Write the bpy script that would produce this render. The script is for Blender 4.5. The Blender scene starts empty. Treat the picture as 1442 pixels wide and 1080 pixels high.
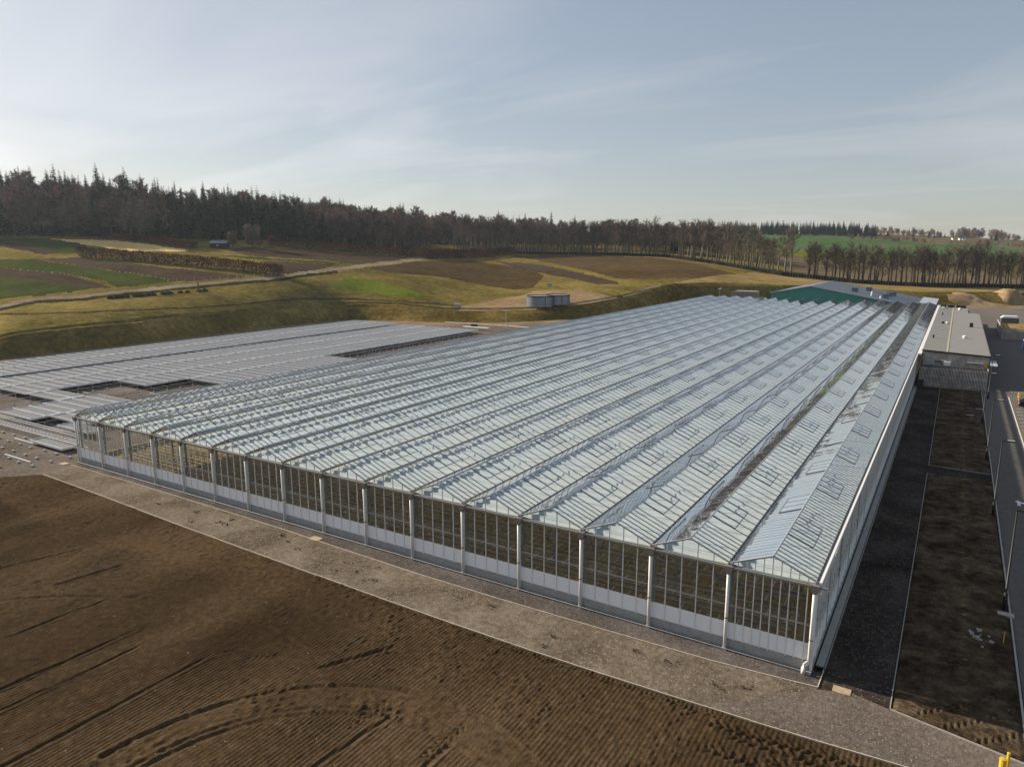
import bpy, math, random
import numpy as np
from mathutils import Matrix, Vector

random.seed(7)
RNG = np.random.default_rng(7)
sc = bpy.context.scene
COL = sc.collection

# ------------------------------------------------------------------ camera
CAM = np.array([81.766, -39.980, 23.461])
RR = np.array([[0.84977496, 0.52714542, -0.00047373],
               [-0.09696870, 0.15719980, 0.98279463],
               [-0.51815016, 0.83510834, -0.18470106]])
FPX, PW, PH = 1003.739, 1442.0, 1080.0
cd = bpy.data.cameras.new('camera')
cam = bpy.data.objects.new('camera', cd)
COL.objects.link(cam)
cd.sensor_fit = 'HORIZONTAL'
cd.sensor_width = 36.0
cd.lens = FPX / PW * 36.0
cd.clip_start, cd.clip_end = 0.5, 20000.0
m = Matrix.Identity(4)
for i in range(3):
    m[i][0], m[i][1], m[i][2], m[i][3] = RR[0][i], RR[1][i], -RR[2][i], CAM[i]
cam.matrix_world = m
sc.camera = cam

# ------------------------------------------------------------------ world, sun, exposure
SUN_EL, SUN_AZ = math.radians(22.4), math.radians(-90.8)      # azimuth from +Y towards +X
SUN_DIR = Vector((math.cos(SUN_EL) * math.sin(SUN_AZ), math.cos(SUN_EL) * math.cos(SUN_AZ), math.sin(SUN_EL)))
w = bpy.data.worlds.new('World')
sc.world = w
w.use_nodes = True
nt = w.node_tree
nt.nodes.clear()
N = nt.nodes.new
out = N('ShaderNodeOutputWorld')
bg = N('ShaderNodeBackground')
sky = N('ShaderNodeTexSky')
sky.sky_type = 'NISHITA'
sky.sun_disc = False
sky.sun_elevation = SUN_EL
sky.sun_rotation = SUN_AZ
sky.altitude = 60
sky.air_density = 1.0
sky.dust_density = 0.7
sky.ozone_density = 1.6
tc = N('ShaderNodeTexCoord')
def math_node(t, op, a=None, b=None, clamp=False):
    n = t.nodes.new('ShaderNodeMath'); n.operation = op; n.use_clamp = clamp
    for i, v in enumerate((a, b)):
        if v is None: continue
        if isinstance(v, (int, float)): n.inputs[i].default_value = v
        else: t.links.new(v, n.inputs[i])
    return n.outputs[0]
# thin high cloud: project the view direction on a flat layer
sep = N('ShaderNodeSeparateXYZ'); nt.links.new(tc.outputs['Generated'], sep.inputs[0])
zz = math_node(nt, 'ADD', math_node(nt, 'MAXIMUM', sep.outputs[2], 0.0), 0.12)
cx = math_node(nt, 'DIVIDE', sep.outputs[0], zz); cy = math_node(nt, 'DIVIDE', sep.outputs[1], zz)
cmb = N('ShaderNodeCombineXYZ'); nt.links.new(cx, cmb.inputs[0]); nt.links.new(cy, cmb.inputs[1])
mp = N('ShaderNodeMapping'); mp.inputs['Scale'].default_value = (0.55, 1.0, 1); mp.inputs['Rotation'].default_value = (0, 0, 0.5)
nt.links.new(cmb.outputs[0], mp.inputs[0])
nz = N('ShaderNodeTexNoise'); nz.inputs['Scale'].default_value = 0.9; nz.inputs['Detail'].default_value = 7; nz.inputs['Roughness'].default_value = 0.52; nz.inputs['Distortion'].default_value = 0.7
nt.links.new(mp.outputs[0], nz.inputs['Vector'])
cr = N('ShaderNodeValToRGB'); cr.color_ramp.elements[0].position = 0.47; cr.color_ramp.elements[1].position = 0.74
cr.color_ramp.elements[0].color = (0, 0, 0, 1); cr.color_ramp.elements[1].color = (1, 1, 1, 1)
nt.links.new(nz.outputs[0], cr.inputs[0])
cfac = math_node(nt, 'MULTIPLY', cr.outputs[0], 0.48)
mixc = N('ShaderNodeMix'); mixc.data_type = 'RGBA'
hsv = N('ShaderNodeHueSaturation'); hsv.inputs['Saturation'].default_value = 1.0
nt.links.new(sky.outputs[0], hsv.inputs['Color'])
mulc = N('ShaderNodeMix'); mulc.data_type = 'RGBA'; mulc.blend_type = 'MULTIPLY'; mulc.inputs[0].default_value = 1.0
hs2 = N('ShaderNodeHueSaturation'); hs2.inputs['Saturation'].default_value = 0.25; hs2.inputs['Value'].default_value = 1.75
nt.links.new(sky.outputs[0], hs2.inputs['Color'])
nt.links.new(cfac, mixc.inputs[0]); nt.links.new(hsv.outputs[0], mixc.inputs[6]); nt.links.new(hs2.outputs[0], mixc.inputs[7])
# even tone compression of the whole sky (hazy winter air, no blinding aureole)
K_ = 2.9
dv = N('ShaderNodeMix'); dv.data_type = 'RGBA'; dv.blend_type = 'MULTIPLY'; dv.inputs[0].default_value = 1.0; dv.inputs[7].default_value = (1 / K_, 1 / K_, 1 / K_, 1)
nt.links.new(mixc.outputs[2], dv.inputs[6])
gm = N('ShaderNodeGamma'); gm.inputs[1].default_value = 0.52; nt.links.new(dv.outputs[2], gm.inputs[0])
ml = N('ShaderNodeMix'); ml.data_type = 'RGBA'; ml.blend_type = 'MULTIPLY'; ml.inputs[0].default_value = 1.0; ml.inputs[7].default_value = (K_ * 0.985, K_ * 0.975, K_ * 1.0, 1)
nt.links.new(gm.outputs[0], ml.inputs[6])
nt.links.new(ml.outputs[2], bg.inputs['Color'])
bg.inputs['Strength'].default_value = 0.079
nt.links.new(bg.outputs[0], out.inputs['Surface'])

sd = bpy.data.lights.new('sun', 'SUN')
sd.energy = 5.0
sd.angle = math.radians(0.6)
sd.color = (1.0, 0.86, 0.68)
so = bpy.data.objects.new('sun', sd)
so.rotation_euler = SUN_DIR.to_track_quat('Z', 'Y').to_euler()
COL.objects.link(so)

sc.view_settings.view_transform = 'Standard'
sc.view_settings.look = 'None'
sc.view_settings.exposure = 0.84
sc.view_settings.gamma = 1.0
sc.view_settings.use_curve_mapping = False
sc.cycles.use_denoising = True
sc.cycles.max_bounces = 8
sc.cycles.transparent_max_bounces = 24
sc.cycles.glossy_bounces = 4
sc.cycles.diffuse_bounces = 3
sc.cycles.volume_bounces = 0
sc.cycles.caustics_reflective = False
sc.cycles.caustics_refractive = False
sc.cycles.sample_clamp_indirect = 6.0

# ------------------------------------------------------------------ pixel <-> world helpers (used to place the survey of the land)
def rays(px, py):
    px, py = np.broadcast_arrays(np.asarray(px, float), np.asarray(py, float))
    v = np.stack([(px - PW / 2) / FPX, (PH / 2 - py) / FPX, np.ones_like(px)], -1)
    return v @ RR
def project(P):
    q = (np.asarray(P, float) - CAM) @ RR.T
    return PW / 2 + FPX * q[..., 0] / q[..., 2], PH / 2 - FPX * q[..., 1] / q[..., 2]
def on_level(px, py, z=0.0):
    d = rays(px, py); return CAM + d * ((z - CAM[2]) / d[..., 2:3])

# ------------------------------------------------------------------ object helpers
class MB:
    def __init__(s): s.v = []; s.f = []
    def quad(s, a, b, c, d):
        i = len(s.v); s.v += [a, b, c, d]; s.f.append((i, i + 1, i + 2, i + 3)); return s
    def poly(s, pts):
        i = len(s.v); s.v += list(pts); s.f.append(tuple(range(i, i + len(pts)))); return s
    def box(s, x0, x1, y0, y1, z0, z1):
        i = len(s.v)
        s.v += [(x0, y0, z0), (x1, y0, z0), (x1, y1, z0), (x0, y1, z0), (x0, y0, z1), (x1, y0, z1), (x1, y1, z1), (x0, y1, z1)]
        s.f += [(i, i + 3, i + 2, i + 1), (i + 4, i + 5, i + 6, i + 7), (i, i + 1, i + 5, i + 4), (i + 1, i + 2, i + 6, i + 5), (i + 2, i + 3, i + 7, i + 6), (i + 3, i, i + 4, i + 7)]
        return s
    def prism(s, pts, a, b):      # pts: closed outline (x,z) extruded along y from a to b
        n = len(pts); i = len(s.v)
        s.v += [(x, a, z) for x, z in pts] + [(x, b, z) for x, z in pts]
        s.f.append(tuple(range(i, i + n))); s.f.append(tuple(range(i + 2 * n - 1, i + n - 1, -1)))
        for k in range(n): s.f.append((i + k, i + n + k, i + n + (k + 1) % n, i + (k + 1) % n))
        return s
    def bar(s, p, q, wd, ht, up=(0, 0, 1)):   # rectangular bar from p to q
        p, q = Vector(p), Vector(q); d = (q - p).normalized(); u = Vector(up)
        if abs(d.dot(u)) > 0.98: u = Vector((1, 0, 0))
        sx = d.cross(u).normalized() * wd / 2; sz = sx.cross(d).normalized() * ht / 2
        i = len(s.v)
        for o in (p, q): s.v += [tuple(o - sx - sz), tuple(o + sx - sz), tuple(o + sx + sz), tuple(o - sx + sz)]
        s.f += [(i, i + 1, i + 2, i + 3), (i + 7, i + 6, i + 5, i + 4)]
        for k in range(4): s.f.append((i + k, i + 4 + k, i + 4 + (k + 1) % 4, i + (k + 1) % 4))
        return s
    def tube(s, pts, rad, n=8, cap=True):
        pts = [Vector(p) for p in pts]
        if isinstance(rad, (int, float)): rad = [rad] * len(pts)
        i0 = len(s.v)
        for k, p in enumerate(pts):
            d = (pts[min(k + 1, len(pts) - 1)] - pts[max(k - 1, 0)]).normalized()
            u = Vector((0, 0, 1)) if abs(d.z) < 0.95 else Vector((1, 0, 0))
            a = d.cross(u).normalized(); b = a.cross(d)
            for j in range(n):
                t = 2 * math.pi * j / n
                s.v.append(tuple(p + (a * math.cos(t) + b * math.sin(t)) * rad[k]))
        for k in range(len(pts) - 1):
            for j in range(n):
                A = i0 + k * n + j; B2 = i0 + k * n + (j + 1) % n
                s.f.append((A, B2, B2 + n, A + n))
        if cap:
            s.f.append(tuple(range(i0 + n - 1, i0 - 1, -1))); e = i0 + (len(pts) - 1) * n
            s.f.append(tuple(range(e, e + n)))
        return s
    def lathe(s, prof, n=24, c=(0, 0, 0)):     # prof (r,z)
        i0 = len(s.v)
        for r, z in prof:
            for j in range(n):
                t = 2 * math.pi * j / n; s.v.append((c[0] + r * math.cos(t), c[1] + r * math.sin(t), c[2] + z))
        for k in range(len(prof) - 1):
            for j in range(n):
                A = i0 + k * n + j; B2 = i0 + k * n + (j + 1) % n
                s.f.append((A, B2, B2 + n, A + n))
        return s
    def mesh(s, name, mat, smooth=False):
        me = bpy.data.meshes.new(name); me.from_pydata(s.v, [], s.f); me.update()
        if mat is not None: me.materials.append(mat)
        if smooth: me.polygons.foreach_set('use_smooth', [True] * len(me.polygons))
        return me

def add(name, me, parent=None, loc=None, rz=None, label=None, cat=None, group=None, kind=None):
    o = bpy.data.objects.new(name, me)
    COL.objects.link(o)
    if parent is not None: o.parent = parent
    if loc is not None: o.location = loc
    if rz is not None: o.rotation_euler = (0, 0, rz)
    if label: o['label'] = label
    if cat: o['category'] = cat
    if group: o['group'] = group
    if kind: o['kind'] = kind
    return o
def empty(name, label, cat, loc=(0, 0, 0), rz=0.0, group=None):
    o = add(name, None, None, loc, rz, label, cat, group); o.empty_display_size = 0.2
    return o
def np_mesh(name, V, Fq, mat, smooth=False):
    V = np.ascontiguousarray(V, dtype=np.float32); Fq = np.ascontiguousarray(Fq, dtype=np.int32)
    k = Fq.shape[1]
    me = bpy.data.meshes.new(name)
    me.vertices.add(len(V)); me.vertices.foreach_set('co', V.ravel())
    me.loops.add(Fq.size); me.loops.foreach_set('vertex_index', Fq.ravel())
    me.polygons.add(len(Fq)); me.polygons.foreach_set('loop_start', np.arange(0, Fq.size, k, dtype=np.int32))
    me.update(calc_edges=True)
    me.polygons.foreach_set('use_smooth', np.full(len(Fq), bool(smooth)))
    if mat is not None: me.materials.append(mat)
    return me

# ------------------------------------------------------------------ materials
def new_mat(name):
    mt = bpy.data.materials.new(name); mt.use_nodes = True; t = mt.node_tree
    return mt, t, t.nodes['Principled BSDF'], t.nodes['Material Output']
def ramp(t, fac, stops):
    r = t.nodes.new('ShaderNodeValToRGB'); el = r.color_ramp.elements
    while len(el) < len(stops): el.new(0.5)
    for e, (p, c) in zip(el, stops): e.position = p; e.color = (*c, 1)
    t.links.new(fac, r.inputs[0]); return r.outputs[0]
def noise(t, scale, detail=4, rough=0.55, vec=None, dist=0.0):
    n = t.nodes.new('ShaderNodeTexNoise'); n.inputs['Scale'].default_value = scale; n.inputs['Detail'].default_value = detail
    n.inputs['Roughness'].default_value = rough; n.inputs['Distortion'].default_value = dist
    if vec is not None: t.links.new(vec, n.inputs['Vector'])
    return n.outputs[0]
def objco(t, scale=(1, 1, 1), rot=(0, 0, 0)):
    c = t.nodes.new('ShaderNodeTexCoord'); mp = t.nodes.new('ShaderNodeMapping')
    mp.inputs['Scale'].default_value = scale; mp.inputs['Rotation'].default_value = rot
    t.links.new(c.outputs['Object'], mp.inputs[0]); return mp.outputs[0]
def mixcol(t, fac, a, b, blend='MIX'):
    n = t.nodes.new('ShaderNodeMix'); n.data_type = 'RGBA'; n.blend_type = blend
    if isinstance(fac, (int, float)): n.inputs[0].default_value = fac
    else: t.links.new(fac, n.inputs[0])
    for i, v in ((6, a), (7, b)):
        if isinstance(v, tuple): n.inputs[i].default_value = (*v, 1)
        else: t.links.new(v, n.inputs[i])
    return n.outputs[2]
def bump(t, b, h, strength, dist):
    n = t.nodes.new('ShaderNodeBump'); n.inputs['Strength'].default_value = strength; n.inputs['Distance'].default_value = dist
    t.links.new(h, n.inputs['Height']); t.links.new(n.outputs[0], b.inputs['Normal'])
def plain(name, col, rough=0.6, metal=0.0, var=0.12, scale=1.2, spec=0.4):
    mt, t, b, o = new_mat(name)
    f = noise(t, scale, 5, 0.6, objco(t))
    lo = tuple(c * (1 - var) for c in col); hi = tuple(min(1, c * (1 + var)) for c in col)
    t.links.new(ramp(t, f, [(0.3, lo), (0.7, hi)]), b.inputs['Base Color'])
    b.inputs['Roughness'].default_value = rough; b.inputs['Metallic'].default_value = metal
    b.inputs['Specular IOR Level'].default_value = spec
    return mt
def ground(name, cols, s1=0.08, s2=1.2, s3=9.0, bmp=0.05, rough=0.95, stripes=None, speck=None, aniso=None, bs=None, spec=0.0):
    """cols: (dark, mid, light); large patches, mid mottling and fine grain; optional crop rows (angle, spacing, strength)."""
    mt, t, b, o = new_mat(name)
    co = objco(t)
    big = noise(t, s1, 4, 0.6, objco(t, aniso) if aniso else co, 0.4)
    mid = noise(t, s2, 5, 0.65, co)
    fine = noise(t, s3, 3, 0.7, co)
    f = math_node(t, 'ADD', math_node(t, 'MULTIPLY', big, 0.40), math_node(t, 'ADD', math_node(t, 'MULTIPLY', mid, 0.36), math_node(t, 'MULTIPLY', fine, 0.24)))
    c = ramp(t, f, [(0.39, cols[0]), (0.5, cols[1]), (0.61, cols[2])])
    h = math_node(t, 'ADD', math_node(t, 'MULTIPLY', mid, 0.5), math_node(t, 'MULTIPLY', fine, 0.5))
    if stripes:
        ang, sp, st = stripes
        wv = t.nodes.new('ShaderNodeTexWave'); wv.inputs['Scale'].default_value = 2 * math.pi / sp / 20.0 * 1.0
        wv.inputs['Distortion'].default_value = 0.6; wv.inputs['Detail'].default_value = 2
        t.links.new(objco(t, (1, 1, 1), (0, 0, ang)), wv.inputs['Vector'])
        c = mixcol(t, math_node(t, 'MULTIPLY', wv.outputs[1], st), c, tuple(x * 0.55 for x in cols[0]))
        h = math_node(t, 'ADD', h, math_node(t, 'MULTIPLY', wv.outputs[1], 0.5 * st))
    if speck:
        vo = t.nodes.new('ShaderNodeTexVoronoi'); vo.inputs['Scale'].default_value = speck[0]; t.links.new(co, vo.inputs['Vector'])
        k = ramp(t, vo.outputs['Distance'], [(0.0, (1, 1, 1)), (speck[1], (1, 1, 1)), (speck[1] + 0.03, (0, 0, 0))])
        sel = math_node(t, 'GREATER_THAN', noise(t, speck[0] * 0.7, 2, 0.5, co), speck[3] if len(speck) > 3 else 0.55)
        c = mixcol(t, math_node(t, 'MULTIPLY', k, sel), c, speck[2])
        h = math_node(t, 'ADD', h, math_node(t, 'MULTIPLY', k, 0.4))
    t.links.new(c, b.inputs['Base Color']); b.inputs['Roughness'].default_value = rough
    b.inputs['Specular IOR Level'].default_value = spec
    bump(t, b, h, bs if bs else 0.8, bmp)
    return mt
def glass(name, tint=(0.93, 0.97, 0.96), refl=1.7, rough=0.0, dirt=0.10):
    mt, t, b, o = new_mat(name)
    t.nodes.remove(b)
    tr = t.nodes.new('ShaderNodeBsdfTransparent'); tr.inputs[0].default_value = (*tint, 1)
    gl = t.nodes.new('ShaderNodeBsdfGlossy'); gl.inputs['Roughness'].default_value = rough; gl.inputs['Color'].default_value = (0.98, 0.97, 0.95, 1)
    fr = t.nodes.new('ShaderNodeFresnel'); fr.inputs[0].default_value = 1.52
    k = math_node(t, 'MULTIPLY', fr.outputs[0], refl, True)
    mx = t.nodes.new('ShaderNodeMixShader'); t.links.new(k, mx.inputs[0]); t.links.new(tr.outputs[0], mx.inputs[1]); t.links.new(gl.outputs[0], mx.inputs[2])
    df = t.nodes.new('ShaderNodeBsdfDiffuse'); df.inputs[0].default_value = (0.75, 0.78, 0.76, 1)
    d = math_node(t, 'MULTIPLY', ramp(t, noise(t, 0.8, 5, 0.7, objco(t)), [(0.35, (0, 0, 0)), (0.75, (1, 1, 1))]), dirt)
    m2 = t.nodes.new('ShaderNodeMixShader'); t.links.new(d, m2.inputs[0]); t.links.new(mx.outputs[0], m2.inputs[1]); t.links.new(df.outputs[0], m2.inputs[2])
    t.links.new(m2.outputs[0], o.inputs['Surface'])
    return mt

M = {}
M['galv'] = plain('galvanised steel', (0.42, 0.44, 0.46), 0.45, 0.75, 0.15, 3)
M['alu'] = plain('aluminium bar', (0.50, 0.52, 0.54), 0.42, 0.55, 0.12, 3)
M['bar'] = plain('glazing bar', (0.17, 0.20, 0.24), 0.5, 0.3, 0.15, 3)
M['white'] = plain('white coated metal', (0.78, 0.78, 0.76), 0.45, 0.0, 0.05, 2)
M['pipe'] = plain('white plastic pipe', (0.74, 0.73, 0.70), 0.4, 0.0, 0.06, 2)
M['panel'] = plain('white insulated panel', (0.91, 0.92, 0.93), 0.55, 0.0, 0.03, 0.6)
M['concrete'] = plain('concrete', (0.36, 0.35, 0.33), 0.9, 0.0, 0.15, 2.5, 0.2)
M['hopper'] = plain('weathered gutter outlet', (0.22, 0.19, 0.17), 0.7, 0.1, 0.2, 4)
M['glass'] = glass('roof glass', (0.95, 0.985, 0.975), 1.75, 0.0, 0.05)
M['wallglass'] = glass('wall glass', (0.93, 0.97, 0.96), 1.5, 0.0, 0.04)
M['ventglass'] = glass('vent glass', (0.88, 0.93, 0.93), 1.8, 0.0, 0.10)
M['brass'] = plain('tan timber edging', (0.55, 0.48, 0.36), 0.8, 0, 0.15, 2, 0.2)
M['kerb'] = plain('pale concrete kerb', (0.36, 0.345, 0.31), 0.85, 0, 0.15, 2, 0.2)
M['black'] = plain('black paint', (0.012, 0.012, 0.013), 0.5, 0, 0.1, 2)
M['netting'] = plain('black netting', (0.016, 0.015, 0.014), 0.95, 0, 0.2, 0.5, 0.0)
M['grille'] = plain('lamp lens', (0.55, 0.55, 0.52), 0.3, 0, 0.05, 2)
M['blue'] = plain('blue hose', (0.02, 0.06, 0.30), 0.4, 0, 0.1, 3)
M['yellow'] = plain('yellow paint', (0.62, 0.40, 0.03), 0.5, 0, 0.08, 3)
M['green'] = plain('green sheet cladding', (0.06, 0.28, 0.225), 0.55, 0.0, 0.06, 0.3)
M['sheet'] = plain('grey roof sheeting', (0.17, 0.20, 0.24), 0.5, 0.15, 0.06, 0.3)
M['sheet2'] = plain('pale roof sheeting', (0.45, 0.50, 0.55), 0.5, 0.15, 0.05, 0.3)
M['vent'] = plain('blue grey roof unit', (0.10, 0.15, 0.19), 0.6, 0.1, 0.1, 1)
M['flat'] = plain('flat roof membrane', (0.25, 0.245, 0.235), 0.85, 0, 0.08, 1.2, 0.2)
M['timber'] = plain('weathered timber', (0.46, 0.41, 0.37), 0.85, 0, 0.35, 1.3, 0.15)
M['timberdark'] = plain('dark backing', (0.05, 0.05, 0.05), 0.9, 0, 0.1, 2)
M['tank'] = plain('galvanised tank sheet', (0.20, 0.24, 0.28), 0.38, 0.75, 0.08, 1)
M['tankrim'] = plain('black tank rim', (0.02, 0.022, 0.025), 0.6, 0, 0.1, 2)
M['cover'] = plain('grey tank cover', (0.22, 0.24, 0.26), 0.8, 0, 0.15, 1)
M['soilblock'] = plain('concrete block', (0.34, 0.36, 0.38), 0.9, 0, 0.15, 3, 0.2)
M['shedwall'] = plain('pale shed boards', (0.42, 0.36, 0.30), 0.9, 0, 0.2, 2, 0.2)
M['sheddark'] = plain('dark shed boards', (0.035, 0.028, 0.028), 0.9, 0, 0.2, 2, 0.2)
M['shedroof'] = plain('grey shed roof', (0.20, 0.23, 0.26), 0.6, 0, 0.1, 2)
M['plastic'] = plain('blue plastic', (0.03, 0.14, 0.42), 0.35, 0, 0.05, 2)
M['carpaint'] = plain('dark blue car paint', (0.012, 0.02, 0.045), 0.22, 0.3, 0.05, 2, 0.6)
M['carpaint2'] = plain('silver car paint', (0.35, 0.36, 0.38), 0.25, 0.6, 0.05, 2, 0.6)
M['carglass'] = plain('car glass', (0.01, 0.012, 0.014), 0.05, 0, 0.02, 2, 0.8)
M['tyre'] = plain('tyre rubber', (0.015, 0.015, 0.015), 0.85, 0, 0.1, 2)
M['tail'] = plain('red tail lamp', (0.55, 0.01, 0.01), 0.3, 0, 0.05, 2)
M['paint'] = plain('white road paint', (0.70, 0.70, 0.67), 0.8, 0, 0.18, 3, 0.2)
M['seedling'] = plain('seedling leaf', (0.06, 0.20, 0.03), 0.6, 0, 0.3, 6, 0.3)
M['cream'] = plain('white render', (0.75, 0.72, 0.66), 0.8, 0, 0.04, 1)
M['tray'] = plain('grey tray floor', (0.34, 0.335, 0.33), 0.40, 0.45, 0.10, 1.2, 0.5)
M['rim'] = plain('pale aluminium rim', (0.80, 0.81, 0.82), 0.35, 0.15, 0.05, 1)
M['manhole'] = plain('sandy cover patch', (0.40, 0.31, 0.20), 0.9, 0, 0.2, 3, 0.2)

# screen cloth: white with soft woven folds
mt, t, b, o = new_mat('white screen cloth')
c = ramp(t, noise(t, 0.5, 5, 0.6, objco(t, (2.0, 0.5, 1))), [(0.3, (0.70, 0.77, 0.82)), (0.7, (0.84, 0.89, 0.93))])
t.links.new(c, b.inputs['Base Color']); b.inputs['Roughness'].default_value = 0.8; b.inputs['Specular IOR Level'].default_value = 0.2
tl = t.nodes.new('ShaderNodeBsdfTranslucent'); tl.inputs[0].default_value = (0.75, 0.76, 0.76, 1)
ms = t.nodes.new('ShaderNodeMixShader'); ms.inputs[0].default_value = 0.27
t.links.new(b.outputs[0], ms.inputs[1]); t.links.new(tl.outputs[0], ms.inputs[2]); t.links.new(ms.outputs[0], o.inputs['Surface'])
M['screen'] = mt

M['gravel_grey'] = ground('grey gravel', ((0.080, 0.066, 0.054), (0.145, 0.122, 0.102), (0.22, 0.19, 0.162)), 0.12, 3.0, 7, 0.09, speck=(4.5, 0.22, (0.24, 0.22, 0.205), 0.42))
M['gravel_tan'] = ground('tan gravel', ((0.08, 0.062, 0.044), (0.15, 0.122, 0.094), (0.24, 0.205, 0.165)), 0.22, 2.4, 7, 0.09, speck=(4.2, 0.22, (0.28, 0.24, 0.19), 0.42))
M['gravel_dark'] = ground('dark gravel', ((0.06, 0.053, 0.05), (0.10, 0.088, 0.08), (0.16, 0.14, 0.13)), 0.3, 3.0, 7, 0.09, speck=(4.8, 0.22, (0.20, 0.18, 0.165), 0.42))
M['path_dark'] = ground('dark stone dust', ((0.024, 0.019, 0.016), (0.048, 0.039, 0.033), (0.095, 0.079, 0.067)), 0.22, 2.2, 7, 0.06, speck=(4.5, 0.2, (0.17, 0.155, 0.14), 0.45))
M['tarmac'] = ground('worn tarmac', ((0.085, 0.074, 0.066), (0.12, 0.104, 0.092), (0.16, 0.14, 0.123)), 0.12, 1.5, 20, 0.01, aniso=(0.3, 0.06, 1), spec=0.2)
M['tan_path'] = ground('tan earth path', ((0.15, 0.105, 0.065), (0.21, 0.155, 0.10), (0.27, 0.205, 0.14)), 0.1, 0.8, 5, 0.05)
M['earth'] = ground('plain earth', ((0.10, 0.08, 0.05), (0.14, 0.11, 0.07), (0.18, 0.14, 0.09)), 0.02, 0.3, 2, 0.1)
M['soil'] = ground('tilled soil', ((0.034, 0.0225, 0.0125), (0.06, 0.04, 0.022), (0.105, 0.073, 0.042)), 0.10, 2.2, 9, 0.06, aniso=(1, 0.4, 1), speck=(2.6, 0.11, (0.26, 0.20, 0.13), 0.64))
M['soil_strip'] = ground('damp soil', ((0.018, 0.012, 0.008), (0.070, 0.050, 0.031), (0.15, 0.112, 0.072)), 0.40, 1.3, 6, 0.09, speck=(3.0, 0.11, (0.22, 0.18, 0.14), 0.64))
M['floor'] = ground('greenhouse ground cover', ((0.24, 0.175, 0.09), (0.33, 0.25, 0.14), (0.40, 0.31, 0.19)), 0.2, 1.5, 8, 0.02, stripes=(0, 0.6, 0.35))
M['bank'] = ground('rough bank grass', ((0.062, 0.045, 0.01), (0.145, 0.104, 0.026), (0.27, 0.195, 0.065)), 0.06, 0.6, 2.0, 0.45, bs=1.0)
M['meadow'] = ground('winter meadow', ((0.085, 0.068, 0.018), (0.175, 0.138, 0.037), (0.29, 0.215, 0.075)), 0.035, 0.45, 1.5, 0.35, aniso=(1, 1.6, 1), bs=1.0, stripes=(0.55, 3.2, 0.20))
M['lime'] = ground('fresh green grass', ((0.0725, 0.0986, 0.0087), (0.1232, 0.1522, 0.0174), (0.1740, 0.1958, 0.0319)), 0.05, 0.35, 2, 0.2)
M['crop'] = ground('green crop', ((0.036, 0.046, 0.012), (0.058, 0.074, 0.018), (0.09, 0.105, 0.03)), 0.05, 0.4, 2, 0.2, stripes=(0.5, 1.6, 0.35))
M['plough'] = ground('ploughed earth', ((0.05, 0.034, 0.022), (0.082, 0.057, 0.037), (0.12, 0.086, 0.057)), 0.02, 0.3, 2, 0.25, stripes=(0.3, 2.4, 0.45))
M['plough2'] = ground('brown ploughed hill', ((0.052, 0.034, 0.015), (0.09, 0.06, 0.027), (0.13, 0.092, 0.045)), 0.02, 0.25, 2, 0.25, stripes=(1.2, 2.8, 0.35))
M['stubble'] = ground('pale stubble', ((0.544, 0.362, 0.136), (0.725, 0.498, 0.199), (0.800, 0.598, 0.272)), 0.03, 0.3, 2, 0.1)
M['drygrass'] = ground('dry tan grass', ((0.1560, 0.1105, 0.0390), (0.2600, 0.1885, 0.0754), (0.3510, 0.2600, 0.1170)), 0.05, 0.35, 2, 0.3)
M['sand'] = ground('bare sandy earth', ((0.1875, 0.1250, 0.0625), (0.2750, 0.1938, 0.1063), (0.3625, 0.2687, 0.1625)), 0.05, 0.4, 2, 0.2)
M['track'] = ground('pale farm track', ((0.17, 0.135, 0.09), (0.24, 0.195, 0.135), (0.31, 0.26, 0.19)), 0.05, 0.5, 3, 0.06)
M['ditch'] = ground('dark ditch', ((0.02, 0.02, 0.006), (0.035, 0.032, 0.010), (0.06, 0.05, 0.016)), 0.1, 0.5, 3, 0.2)
M['litter'] = ground('woodland floor', ((0.03, 0.024, 0.013), (0.055, 0.042, 0.022), (0.09, 0.07, 0.035)), 0.03, 0.3, 2, 0.3)
M['farcrop'] = ground('far green crop', ((0.0540, 0.1020, 0.0336), (0.0720, 0.1320, 0.0432), (0.0900, 0.1560, 0.0540)), 0.01, 0.08, 0.6, 0.2)
M['farplough'] = ground('far brown field', ((0.0960, 0.0720, 0.0420), (0.1380, 0.1056, 0.0624), (0.1800, 0.1380, 0.0840)), 0.02, 0.1, 0.8, 0.2)

def bark(name, col, var=0.3):
    mt, t, b, o = new_mat(name)
    oi = t.nodes.new('ShaderNodeObjectInfo')
    f = noise(t, 0.6, 4, 0.6, objco(t))
    c = ramp(t, f, [(0.3, tuple(x * (1 - var) for x in col)), (0.7, tuple(x * (1 + var) for x in col))])
    f2 = noise(t, 0.075, 3, 0.6, objco(t))
    c = mixcol(t, 1.0, c, ramp(t, f2, [(0.36, (0.55, 0.57, 0.60)), (0.5, (1.0, 1.0, 1.0)), (0.64, (1.7, 1.6, 1.5))]), 'MULTIPLY')
    h = t.nodes.new('ShaderNodeHueSaturation'); t.links.new(c, h.inputs['Color'])
    t.links.new(math_node(t, 'ADD', math_node(t, 'MULTIPLY', oi.outputs['Random'], 0.6), 0.7), h.inputs['Value'])
    t.links.new(math_node(t, 'ADD', math_node(t, 'MULTIPLY', oi.outputs['Random'], 0.03), 0.485), h.inputs['Hue'])
    t.links.new(h.outputs[0], b.inputs['Base Color']); b.inputs['Roughness'].default_value = 0.9; b.inputs['Specular IOR Level'].default_value = 0.0
    return mt
M['bark'] = bark('grey brown bark', (0.15, 0.13, 0.10))
M['twig'] = bark('brown twigs', (0.18, 0.14, 0.11))
M['twig2'] = bark('russet twigs', (0.205, 0.148, 0.115))
M['twig3'] = bark('pale grey brown twigs', (0.26, 0.215, 0.175))
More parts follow.
